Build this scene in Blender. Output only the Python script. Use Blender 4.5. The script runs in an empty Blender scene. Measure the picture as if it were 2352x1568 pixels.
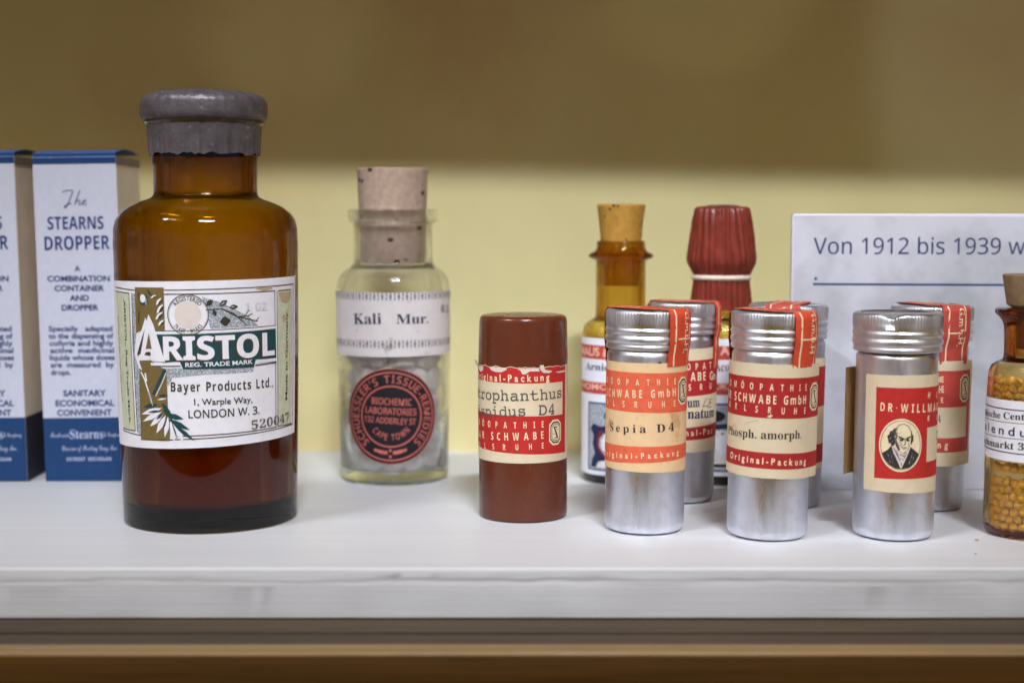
import bpy, bmesh, math, random
from math import sin, cos, pi, atan2, sqrt, radians
from mathutils import Vector, Matrix, noise
random.seed(7)
scene = bpy.context.scene
col = scene.collection

# ------------------------------------------------------------------ camera, world, lamps, exposure
F_PX, CX, CY = 3300.0, 1176.0, 784.0          # focal length and centre on a 2352 x 1568 picture
PITCH, EYE = radians(4.9), 0.089              # looking slightly down from 89 mm above the shelf
cam_d = bpy.data.cameras.new("camera")
cam = bpy.data.objects.new("camera", cam_d)
col.objects.link(cam)
cam.location = (0, 0, EYE)
cam.rotation_euler = (pi / 2 - PITCH, 0, 0)
cam_d.sensor_width = 36.0
cam_d.lens = F_PX / 2352 * 36.0
cam_d.clip_start, cam_d.clip_end = 0.02, 50
cam_d.dof.use_dof = True
cam_d.dof.focus_distance = 0.415
cam_d.dof.aperture_fstop = 9.0
scene.camera = cam

world = bpy.data.worlds.new("World")
scene.world = world
world.use_nodes = True
bg = world.node_tree.nodes["Background"]
bg.inputs[1].default_value = 0.25
wt = world.node_tree                            # unseen room light, shaped for reflections: cool band at eye level, warm above and below
w_co = wt.nodes.new('ShaderNodeTexCoord'); w_sp = wt.nodes.new('ShaderNodeSeparateXYZ')
wt.links.new(w_co.outputs['Generated'], w_sp.inputs[0])
def w_ramp(src, lo, hi, stops):
    mr = wt.nodes.new('ShaderNodeMapRange'); mr.inputs['From Min'].default_value = lo; mr.inputs['From Max'].default_value = hi
    wt.links.new(src, mr.inputs['Value'])
    r = wt.nodes.new('ShaderNodeValToRGB'); e = r.color_ramp.elements
    while len(e) < len(stops): e.new(.5)
    for el, (p, c) in zip(e, stops): el.position, el.color = p, (*c, 1)
    wt.links.new(mr.outputs[0], r.inputs[0]); return r.outputs[0]
band = w_ramp(w_sp.outputs['Z'], -1, 1, [(.0, (.65, .33, .04)), (.40, (1.05, .58, .06)), (.455, (.72, .76, .88)), (.55, (.72, .76, .88)), (.61, (1.2, .68, .08)), (1.0, (1.0, .56, .06))])
side = w_ramp(w_sp.outputs['X'], -1, 1, [(.0, (1, 1, 1)), (.36, (1.0, 1.0, 1.0)), (.43, (.42, .42, .46)), (.57, (.42, .42, .46)), (.64, (1.0, 1.0, 1.0)), (1.0, (1, 1, 1))])
w_mx = wt.nodes.new('ShaderNodeMix'); w_mx.data_type = 'RGBA'; w_mx.blend_type = 'MULTIPLY'; w_mx.inputs[0].default_value = 1
wt.links.new(band, w_mx.inputs[6]); wt.links.new(side, w_mx.inputs[7]); wt.links.new(w_mx.outputs[2], bg.inputs[0])

def lamp(name, bearing, elev, dist, sx, sy, watt, colour, spread=180, target=(0.0, 0.44, 0.04)):
    l = bpy.data.lights.new(name, 'AREA')
    l.spread = radians(spread)
    l.shape, l.size, l.size_y, l.energy, l.color = 'RECTANGLE', sx, sy, watt, colour
    o = bpy.data.objects.new(name, l)
    col.objects.link(o)
    d = Vector((sin(radians(bearing)) * cos(radians(elev)), -cos(radians(bearing)) * cos(radians(elev)), sin(radians(elev))))
    o.location = Vector(target) + d * dist
    o.rotation_euler = (-d).to_track_quat('-Z', 'Y').to_euler()
    return o
lamp("ceiling_lamp", 9, 45, 1.5, 0.44, 0.036, 0.46, (0.905, 0.95, 1.05), 22, (0, .46, .06))
lamp("ceiling_lamp", -48, 44, 1.7, 0.44, 0.036, 0.36, (0.905, 0.95, 1.05), 27, (.03, .46, .06))

def add_wall_spot(px_z, x, half, sx, sy, watt, colour):  # added spots without a real source, for pale reflection-like patches on the upper wall
    l = bpy.data.lights.new('added_wall_spot', 'SPOT'); l.energy, l.color = watt, colour
    l.spot_size, l.spot_blend, l.shadow_soft_size = half * 2, .7, .004
    o = bpy.data.objects.new('added_wall_spot', l); col.objects.link(o)
    o.location = (x * .6, -.9, .135); d = Vector((x, .55, px_z)) - o.location
    o.rotation_euler = d.to_track_quat('-Z', 'Y').to_euler(); o.scale = (sx, sy, 1)
add_wall_spot(.150, .178, radians(2.6), .8, 1.5, 5.0, (.85, .85, 1.15))
add_wall_spot(.172, .070, radians(1.6), 1.2, .9, 2.2, (1.0, .93, .72))
add_wall_spot(.168, -.085, radians(1.6), 1.0, 1.1, 1.8, (1.0, .93, .72))
scene.view_settings.view_transform = 'Standard'
scene.view_settings.look = 'None'
scene.view_settings.exposure = 0.0
scene.view_settings.gamma = 1.0
scene.cycles.use_denoising = True
scene.cycles.max_bounces = 14
scene.cycles.transmission_bounces = 12
scene.cycles.transparent_max_bounces = 12
scene.cycles.sample_clamp_indirect = 60.0
scene.cycles.blur_glossy = 0.3

# ------------------------------------------------------------------ from a picture point to a point in the place
R_ = Vector((1, 0, 0))
FW = Vector((0, cos(PITCH), -sin(PITCH)))
UP = Vector((0, sin(PITCH), cos(PITCH)))
EYEV = Vector((0, 0, EYE))

def ray(px, py):
    return (FW + R_ * ((px - CX) / F_PX) + UP * ((CY - py) / F_PX)).normalized()

def proj(p):
    d = p - EYEV
    z = d.dot(FW)
    return CX + F_PX * d.dot(R_) / z, CY - F_PX * d.dot(UP) / z, z

def ground(px, py, z=0.0):
    d = ray(px, py)
    return EYEV + d * ((z - EYE) / d.z)

def at_y(px, py, y):
    d = ray(px, py)
    return EYEV + d * (y / d.y)

# ------------------------------------------------------------------ object helpers
def tag(o, label=None, cat=None, group=None, kind=None):
    if label: o["label"] = label
    if cat: o["category"] = cat
    if group: o["group"] = group
    if kind: o["kind"] = kind
    return o

def empty(name, loc, label, cat, group=None, tilt=0.0):
    o = bpy.data.objects.new(name, None)
    col.objects.link(o)
    o.empty_display_size = 0.01
    o.location = loc
    o.rotation_euler = (0, tilt, 0)
    return tag(o, label, cat, group)

def mesh_obj(name, verts, faces, mats, fm=None, parent=None, sharp=40):
    me = bpy.data.meshes.new(name)
    me.from_pydata([tuple(v) for v in verts], [], faces)
    for m in (mats if isinstance(mats, (list, tuple)) else [mats]):
        me.materials.append(m)
    if fm:
        me.polygons.foreach_set("material_index", fm)
    me.shade_smooth()
    if sharp:
        me.set_sharp_from_angle(angle=radians(sharp))
    me.update()
    o = bpy.data.objects.new(name, me)
    col.objects.link(o)
    if parent: o.parent = parent
    return o

def fillet(pts, rad, n=4):
    """Rounds the inner corners of a profile."""
    out = [Vector(pts[0])]
    for i in range(1, len(pts) - 1):
        a, b, c = Vector(pts[i - 1]), Vector(pts[i]), Vector(pts[i + 1])
        la, lc = (a - b).length, (c - b).length
        if la < 1e-9 or lc < 1e-9:
            continue
        k = min(rad, la * 0.45, lc * 0.45)
        p, q = b + (a - b) / la * k, b + (c - b) / lc * k
        for j in range(n + 1):
            t = j / n
            out.append(p * (1 - t) ** 2 + b * 2 * t * (1 - t) + q * t * t)
    out.append(Vector(pts[-1]))
    return out

def lathe(name, prof, mat, parent, segs=96, warp=None, sharp=40):
    """prof: (radius, z) from one end to the other; radius 0 closes the end."""
    verts, faces, rows = [], [], []
    for r, z in prof:
        if r < 1e-7:
            rows.append([len(verts)]); verts.append(Vector((0, 0, z)))
        else:
            row = []
            for k in range(segs):
                a = 2 * pi * k / segs
                rr, zz = warp(r, z, a) if warp else (r, z)
                row.append(len(verts)); verts.append(Vector((rr * sin(a), -rr * cos(a), zz)))
            rows.append(row)
    for A, B in zip(rows, rows[1:]):
        if len(A) == 1 and len(B) == 1: continue
        for k in range(segs):
            j = (k + 1) % segs
            if len(A) == 1: faces.append((A[0], B[j], B[k]))
            elif len(B) == 1: faces.append((A[k], A[j], B[0]))
            else: faces.append((A[k], A[j], B[j], B[k]))
    return mesh_obj(name, verts, faces, mat, None, parent, sharp)

def box_mesh(bm, x0, x1, y0, y1, z0, z1, bev=0.0):
    r = bmesh.ops.create_cube(bm, size=1)
    for v in r['verts']:
        v.co = Vector((x0 + (v.co.x + .5) * (x1 - x0), y0 + (v.co.y + .5) * (y1 - y0), z0 + (v.co.z + .5) * (z1 - z0)))
    if bev:
        es = list({e for v in r['verts'] for e in v.link_edges})
        bmesh.ops.bevel(bm, geom=es, offset=bev, segments=3, affect='EDGES')

def bm_obj(name, bm, mat, parent=None, sharp=40):
    me = bpy.data.meshes.new(name)
    bm.to_mesh(me); bm.free()
    for m in (mat if isinstance(mat, (list, tuple)) else [mat]): me.materials.append(m)
    me.shade_smooth()
    me.set_sharp_from_angle(angle=radians(sharp))
    o = bpy.data.objects.new(name, me)
    col.objects.link(o)
    if parent: o.parent = parent
    return o

# ------------------------------------------------------------------ materials
def lin(r, g, b, k=1.0):
    f = lambda c: ((c / 255 + .055) / 1.055) ** 2.4 if c > 10 else c / 255 / 12.92
    return (min(f(r) * k, .9), min(f(g) * k, .9), min(f(b) * k, .9), 1)

class NT:
    def __init__(s, name):
        s.m = bpy.data.materials.new(name); s.m.use_nodes = True
        s.t = s.m.node_tree; s.t.nodes.clear()
        s.out = s.n('ShaderNodeOutputMaterial')
        s.co = s.n('ShaderNodeTexCoord')
    def n(s, kind, **kw):
        x = s.t.nodes.new(kind)
        for k, v in kw.items():
            if k[0] == '_': setattr(x, k[1:], v)
            else: x.inputs[k.replace('__', ' ')].default_value = v
        return x
    def l(s, a, b): s.t.links.new(a, b)
    def noise(s, scale, detail=4, stretch=None, rough=.55):
        x = s.n('ShaderNodeTexNoise', Scale=scale, Detail=detail, Roughness=rough)
        src = s.co.outputs['Object']
        if stretch:
            mp = s.n('ShaderNodeMapping'); mp.inputs['Scale'].default_value = stretch
            s.l(src, mp.inputs['Vector']); src = mp.outputs[0]
        s.l(src, x.inputs['Vector'])
        return x.outputs['Fac']
    def ramp(s, fac, stops):
        x = s.n('ShaderNodeValToRGB'); e = x.color_ramp.elements
        while len(e) < len(stops): e.new(.5)
        for el, (p, c) in zip(e, stops): el.position, el.color = p, c
        s.l(fac, x.inputs[0]); return x.outputs[0]
    def mix(s, fac, a, b, mode='MIX'):
        x = s.n('ShaderNodeMix', _data_type='RGBA', _blend_type=mode)
        for v, i in ((fac, 0), (a, 6), (b, 7)):
            if hasattr(v, 'is_output'): s.l(v, x.inputs[i])
            else: x.inputs[i].default_value = v
        return x.outputs[2]
    def bump(s, h, strength, dist=.0005):
        x = s.n('ShaderNodeBump', Strength=strength, Distance=dist); s.l(h, x.inputs['Height']); return x.outputs[0]
    def pbr(s, base, rough=.5, metal=0, normal=None, **kw):
        p = s.n('ShaderNodeBsdfPrincipled', Roughness=rough, Metallic=metal)
        if hasattr(base, 'is_output'): s.l(base, p.inputs['Base Color'])
        else: p.inputs['Base Color'].default_value = base
        if normal is not None: s.l(normal, p.inputs['Normal'])
        for k, v in kw.items(): p.inputs[k.replace('__', ' ')].default_value = v
        s.l(p.outputs[0], s.out.inputs[0]); return p

W = (0, 0, 0, 1), (1, 1, 1, 1)
def mul(c, k): return (min(c[0] * k, 1), min(c[1] * k, 1), min(c[2] * k, 1), 1)

def simple(name, c, rough=.6, var=.12, scale=300, bump=.15, bscale=1500, stain=None, metal=0, **kw):
    t = NT(name)
    base = t.ramp(t.noise(scale), [(.3, mul(c, 1 - var)), (.7, mul(c, 1 + var))])
    if stain:
        base = t.mix(t.ramp(t.noise(stain[1], 5), [(stain[2], W[0]), (stain[2] + .14, W[1])]), base, stain[0])
    nm = t.bump(t.noise(bscale, 3), bump, .0003) if bump else None
    t.pbr(base, rough, metal, nm, **kw)
    return t.m

def paper(name, c, stain=None, s2=.58): return simple(name, c, .75, .035, 420, .12, 2500, (stain, 180, s2) if stain else None)

def ink(name, c, under, wear=.62, scale=1400):
    """Printing ink, rubbed through to the paper in small specks."""
    t = NT(name)
    base = t.ramp(t.noise(500), [(.3, mul(c, .9)), (.7, mul(c, 1.1))])
    base = t.mix(t.ramp(t.noise(scale, 5, rough=.7), [(wear, W[0]), (wear + .09, W[1])]), base, under)
    t.pbr(base, .7)
    return t.m

def glass(name, tint, dens, rough=.0, thin=.2, dust=0.0, wavy=0.0):
    """Old bottle glass: clear refraction, part straight-through for its thin wall, and a film of dust."""
    t = NT(name)
    g = t.n('ShaderNodeBsdfGlass', IOR=1.5, Roughness=rough)
    if wavy: t.l(t.bump(t.noise(70, 2), wavy, .0005), g.inputs['Normal'])
    tr = t.n('ShaderNodeBsdfTransparent'); mx = t.n('ShaderNodeMixShader', Fac=thin)
    t.l(g.outputs[0], mx.inputs[1]); t.l(tr.outputs[0], mx.inputs[2])
    surf = mx
    if dust:
        d = t.n('ShaderNodeBsdfDiffuse'); d.inputs['Color'].default_value = (.8, .79, .74, 1)
        m2 = t.n('ShaderNodeMixShader')
        t.l(t.ramp(t.noise(220, 5), [(.35, (dust * .5,) * 3 + (1,)), (.7, (dust * 1.5,) * 3 + (1,))]), m2.inputs[0])
        t.l(mx.outputs[0], m2.inputs[1]); t.l(d.outputs[0], m2.inputs[2]); surf = m2
    v = t.n('ShaderNodeVolumeAbsorption', Density=dens)
    v.inputs['Color'].default_value = (*tint, 1)
    t.l(surf.outputs[0], t.out.inputs['Surface']); t.l(v.outputs[0], t.out.inputs['Volume'])
    return t.m

def aluminium(name, c=(.80, .80, .84, 1), rough=.26, streak=.10):
    t = NT(name)
    n1 = t.noise(260, 5, (1, 1, .06)); n2 = t.noise(420, 5)
    base = t.ramp(n1, [(.3, mul(c, 1 - streak)), (.7, mul(c, 1 + streak))])
    base = t.mix(t.ramp(n2, [(.50, W[0]), (.75, (.4, .4, .4, 1))]), base, mul(c, .74))
    p = t.pbr(base, rough, 1.0, t.bump(n2, .10, .0002))
    rr = t.ramp(t.noise(180, 4, (1, 1, .2)), [(.3, (rough * .7,) * 3 + (1,)), (.7, (rough * 1.6,) * 3 + (1,))])
    t.l(rr, p.inputs['Roughness'])
    return t.m

def cork(name, c, pit, pits=.30, vs=330.0):
    t = NT(name)
    base = t.ramp(t.noise(500, 6), [(.3, mul(c, .82)), (.7, mul(c, 1.12))])
    v = t.n('ShaderNodeTexVoronoi', Scale=vs)
    mp = t.n('ShaderNodeMapping'); mp.inputs['Scale'].default_value = (1, 1, 1.5)
    wob = t.mix(.35, t.co.outputs['Object'], t.co.outputs['Object'])
    t.l(t.co.outputs['Object'], mp.inputs['Vector']); t.l(mp.outputs[0], v.inputs['Vector'])
    d = t.ramp(v.outputs['Distance'], [(.16, W[1]), (.26, W[0])])
    sel = t.ramp(t.noise(190, 2), [(.5 + pits * .3, W[0]), (.56 + pits * .3, W[1])])
    mask = t.mix(1.0, d, sel, 'MULTIPLY')
    base = t.mix(mask, base, pit)
    t.pbr(base, .85, 0, t.bump(t.noise(900, 5), .3, .0004))
    return t.m

PAPERW = lin(214, 214, 222, 1.25)
M = {}
M['wall'] = simple('wall_paint', lin(212, 203, 150, 1.22), .8, .05, 14, .1, 700, (lin(205, 190, 138, 1.2), 7, .5))
def shelf_mat():
    t = NT('white_shelf_paint')
    grain = t.noise(60, 6, (.10, 3.0, 5.0)); fine = t.noise(420, 5, (.06, 1.6, 2.5))
    base = t.ramp(grain, [(.3, (.64, .65, .665, 1)), (.7, (.68, .69, .705, 1))])
    h = t.mix(.55, grain, fine)
    h = t.mix(.5, h, t.noise(170, 4, (.35, 1, 1)))
    dirt = t.ramp(t.noise(900, 2, rough=.5), [(.76, W[0]), (.79, W[1])])
    base = t.mix(t.mix(1.0, dirt, (.5, .5, .5, 1), 'MULTIPLY'), base, (.30, .27, .24, 1))
    t.pbr(base, .42, 0, t.bump(h, .45, .0006), Specular__IOR__Level=.35)
    return t.m
M['shelf'] = shelf_mat()
def wood_mat(name, c, rough, dark=.45):
    t = NT(name)
    g = t.noise(45, 7, (.22, 5, 5), .65)
    base = t.ramp(g, [(.28, mul(c, dark)), (.5, c), (.75, mul(c, 1.35))])
    t.pbr(base, rough, 0, t.bump(g, .3, .0006))
    return t.m
M['wood'] = wood_mat('brown_case_wood', lin(80, 52, 8, .95), .5)
M['ledge'] = wood_mat('dusty_case_wood', lin(88, 72, 52, .75), .65, .6)
M['amber'] = glass('amber_glass', (.84, .69, .01), 1150, 0, .2, 0, .08)
M['amberlite'] = glass('yellow_amber_glass', (.88, .70, .02), 620)
M['amberbrown'] = glass('brown_amber_glass', (.88, .68, .10), 700, 0, 0)
M['clear'] = glass('pale_green_glass', (.84, .88, .70), 40, 0, .12, .03)
M['foil'] = simple('lead_foil', lin(92, 87, 91, 1.0), .42, .22, 260, .5, 900, (lin(122, 116, 122, 1.1), 420, .60), .3)
M['cork'] = cork('pinkish_cork', lin(176, 152, 134, 1.1), (.03, .015, .02, 1), -.1, 190)
M['cork_y'] = cork('yellowed_cork', lin(176, 132, 52, 1.15), (.02, .012, .005, 1), .1)
M['cork_b'] = cork('tan_cork', lin(142, 116, 88, 1.1), (.12, .08, .05, 1), .7)
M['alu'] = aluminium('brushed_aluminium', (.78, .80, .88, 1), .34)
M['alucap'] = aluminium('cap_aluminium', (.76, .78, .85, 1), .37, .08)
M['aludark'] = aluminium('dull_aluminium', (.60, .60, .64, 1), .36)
def bakelite():
    t = NT('brown_bakelite'); c = lin(94, 45, 26, 1.1)
    base = t.ramp(t.noise(120, 4, (1, 1, .3)), [(.3, mul(c, .9)), (.7, mul(c, 1.1))])
    scr = t.ramp(t.noise(700, 3, (1.0, .4, .06)), [(.70, W[0]), (.74, (.5, .5, .5, 1))])
    base = t.mix(scr, base, mul(c, 1.7))
    p = t.pbr(base, .22, 0, t.bump(t.noise(160, 3), .05, .0003))
    t.l(t.ramp(t.noise(90, 5), [(.35, (.16,) * 3 + (1,)), (.7, (.34,) * 3 + (1,))]), p.inputs['Roughness'])
    return t.m
M['brown'] = bakelite()
M['white'] = paper('white_paper', PAPERW)
M['cream'] = paper('cream_paper', lin(205, 190, 160, 1.2), lin(180, 150, 110, 1.1), .66)
M['tan'] = paper('tan_paper', lin(222, 190, 145, 1.15), lin(165, 120, 75, 1.1), .62)
M['grey'] = paper('grey_white_paper', lin(208, 203, 202, 1.25), lin(150, 135, 125, 1.1), .62)
M['tear'] = paper('torn_paper', lin(205, 192, 180, 1.2))
M['navy'] = ink('navy_ink', lin(22, 30, 72), lin(190, 185, 185), .66)
M['blue'] = ink('blue_ink', lin(14, 42, 108, 1.0), lin(170, 180, 210), .72)
M['bluew'] = ink('white_on_blue', lin(178, 188, 215, 1.1), lin(60, 90, 150), .62)
M['dark'] = ink('dark_ink', lin(48, 44, 42), lin(150, 145, 140), .68)
M['olive_ink'] = ink('olive_ink', lin(52, 50, 28), lin(150, 145, 120), .70)
M['brown_ink'] = ink('brown_ink', lin(74, 56, 34), lin(150, 130, 110), .7)
M['green'] = ink('dark_green_ink', lin(14, 66, 68), lin(100, 130, 130), .72)
M['olive'] = ink('olive_brown_ink', lin(112, 94, 48, 1.1), lin(160, 145, 100), .66)
M['panel'] = ink('pale_green_ink', lin(190, 194, 168, 1.15), lin(205, 205, 190), .6)
M['stip'] = ink('stippled_ink', lin(132, 142, 150, 1.1), lin(205, 207, 214, 1.2), .5, 2600)
M['faint'] = ink('faint_stamp', lin(188, 188, 198, 1.2), lin(210, 210, 218, 1.2), .5)
M['stamp'] = ink('stamp_ink', lin(92, 78, 74), lin(200, 198, 200, 1.2), .54, 1800)
M['pinkdisc'] = paper('cream_disc', lin(205, 196, 188, 1.2))
M['tanstain'] = paper('tan_stain', lin(206, 166, 118, 1.1), lin(222, 190, 145, 1.15), .5)
M['stain'] = paper('brown_stain', lin(178, 158, 132, 1.1))
M['red'] = ink('red_ink', lin(190, 36, 30, 1.0), lin(205, 150, 120), .70)
M['red2'] = ink('deep_red_ink', lin(172, 30, 32, 1.0), lin(205, 140, 120), .72)
M['red3'] = ink('faded_red_ink', lin(186, 66, 58, 1.1), lin(205, 150, 120), .72)
M['orange'] = ink('orange_ink', lin(216, 96, 62, 1.15), lin(222, 180, 140), .68)
M['oseal'] = ink('seal_orange_ink', lin(198, 68, 34, 1.15), lin(215, 170, 130), .70)
M['rseal'] = ink('seal_red_ink', lin(178, 66, 54, 1.15), lin(215, 170, 130), .70)
M['creamink'] = ink('cream_letters', lin(222, 205, 170, 1.2), lin(200, 120, 90), .66)
M['pinkink'] = ink('pinkish_letters', lin(226, 176, 156, 1.2), lin(200, 80, 70), .6)
M['black'] = ink('black_ink', lin(16, 10, 20), lin(50, 34, 42), .82)
M['coral'] = ink('coral_ink', lin(205, 108, 98, 1.1), lin(80, 30, 34), .68)
M['typed'] = ink('typewriter_ink', lin(82, 78, 80), lin(190, 178, 155, 1.1), .58, 2200)
M['maroon'] = ink('maroon_ink', lin(130, 32, 40), lin(180, 150, 140), .7)
M['tablet'] = simple('white_tablet', (.93, .92, .93, 1), .8, .05, 300, .3, 900)
M['pellet'] = simple('cream_pellet', (.92, .74, .34, 1), .55, .06, 300, .1, 900)
M['powder'] = simple('red_brown_powder', lin(135, 26, 6, 1.0), .95, .12, 500, .4, 1200)
M['granule'] = simple('yellow_granules', (.86, .74, .28, 1), .8, .35, 900, .8, 1200)
M['wax'] = simple('red_pleated_cap', lin(124, 46, 33, 1.0), .36, .22, 260, .2, 600, (lin(128, 64, 54, 1.0), 350, .64))
M['string'] = simple('white_string', lin(214, 196, 180, 1.2), .7)
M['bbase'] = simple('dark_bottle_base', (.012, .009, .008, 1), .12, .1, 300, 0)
M['carton'] = simple('beige_carton', lin(205, 193, 178, 1.25), .8, .05, 120, .1, 1500)
M['boxface'] = paper('box_white', lin(206, 210, 226, .98))
M['boxblue'] = ink('box_blue', lin(6, 60, 112, .95), lin(80, 115, 165), .70, 900)
M['boxlid'] = simple('worn_blue_lid', lin(70, 104, 165, 1.1), .7, .2, 300, .2, 1500, (lin(160, 165, 180), 500, .62))
M['boxgrey'] = simple('grey_carton_edge', lin(120, 108, 96, 1.1), .8, .1)
M['boxshade'] = simple('shaded_blue_side', lin(30, 36, 56), .7, .1)  # box blue with the shade of the side face painted in
def card_mat():
    t = NT('marbled_card_paper')
    a = t.noise(28, 6); b = t.noise(75, 5)
    base = t.ramp(a, [(.36, lin(168, 172, 178, 1.0)), (.55, lin(206, 208, 217, .98)), (.7, lin(214, 216, 225, .98))])
    base = t.mix(t.ramp(b, [(.55, W[0]), (.8, (.5, .5, .5, 1))]), base, lin(160, 164, 170, .98))
    t.pbr(base, .5)
    return t.m
M['card'] = card_mat()
M['cardedge'] = paper('card_edge', lin(226, 228, 238, 1.02))
M['cardink'] = ink('card_blue_ink', lin(38, 52, 104), lin(150, 155, 180), .74)
M['cardline'] = ink('card_rule_ink', lin(24, 58, 112), lin(150, 155, 180), .8)

# ------------------------------------------------------------------ lettering
STY = {'serif': (0x1D400, 0x1D41A, 0x1D7CE), 'script': (0x1D4D0, 0x1D4EA, None), 'mono': (0x1D670, 0x1D68A, 0x1D7F6),
       'bold': (0x1D5D4, 0x1D5EE, 0x1D7EC), 'sans': (0x1D5A0, 0x1D5BA, 0x1D7E2), 'ital': (0x1D468, 0x1D482, None)}
def restyle(s, style):
    if style not in STY: return s
    U, L, D = STY[style]; o = ''
    for c in s:
        if 'A' <= c <= 'Z': o += chr(U + ord(c) - 65)
        elif 'a' <= c <= 'z': o += chr(L + ord(c) - 97)
        elif D and '0' <= c <= '9': o += chr(D + ord(c) - 48)
        else: o += c
    return o
_gl = {}
def glyphs(s, style='d', off=0.0, sp=1.0):
    key = (s, style, off, sp)
    if s == 'Ö' and style == 'bold' and key not in _gl:
        g = glyphs('O', style, off); x0, x1 = xspan(g); m, h = (x0 + x1) / 2, cap_h(style); v, f = list(g[0]), list(g[1])
        for dx in (-.13, .13):
            k = len(v); v += [Vector((m + dx + a, h * 1.08 + b)) for a, b in ((-.06, 0), (.06, 0), (.06, .12), (-.06, .12))]; f.append((k, k + 1, k + 2, k + 3))
        _gl[key] = (v, f)
    if key not in _gl:
        c = bpy.data.curves.new('lettering', 'FONT')
        c.body = restyle(s, style); c.offset = off; c.space_character = sp; c.resolution_u = 4
        o = bpy.data.objects.new('lettering', c); col.objects.link(o)
        dg = bpy.context.evaluated_depsgraph_get()
        me = bpy.data.meshes.new_from_object(o.evaluated_get(dg))
        _gl[key] = ([Vector((v.co.x, v.co.y)) for v in me.vertices], [tuple(p.vertices) for p in me.polygons])
        bpy.data.objects.remove(o); bpy.data.curves.remove(c); bpy.data.meshes.remove(me)
    return _gl[key]
def xspan(g):
    xs = [v.x for v in g[0]]
    return min(xs), max(xs)
_cap = {}
def cap_h(style):
    if style not in _cap: _cap[style] = max(v.y for v in glyphs('H', style)[0])
    return _cap[style]

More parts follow.
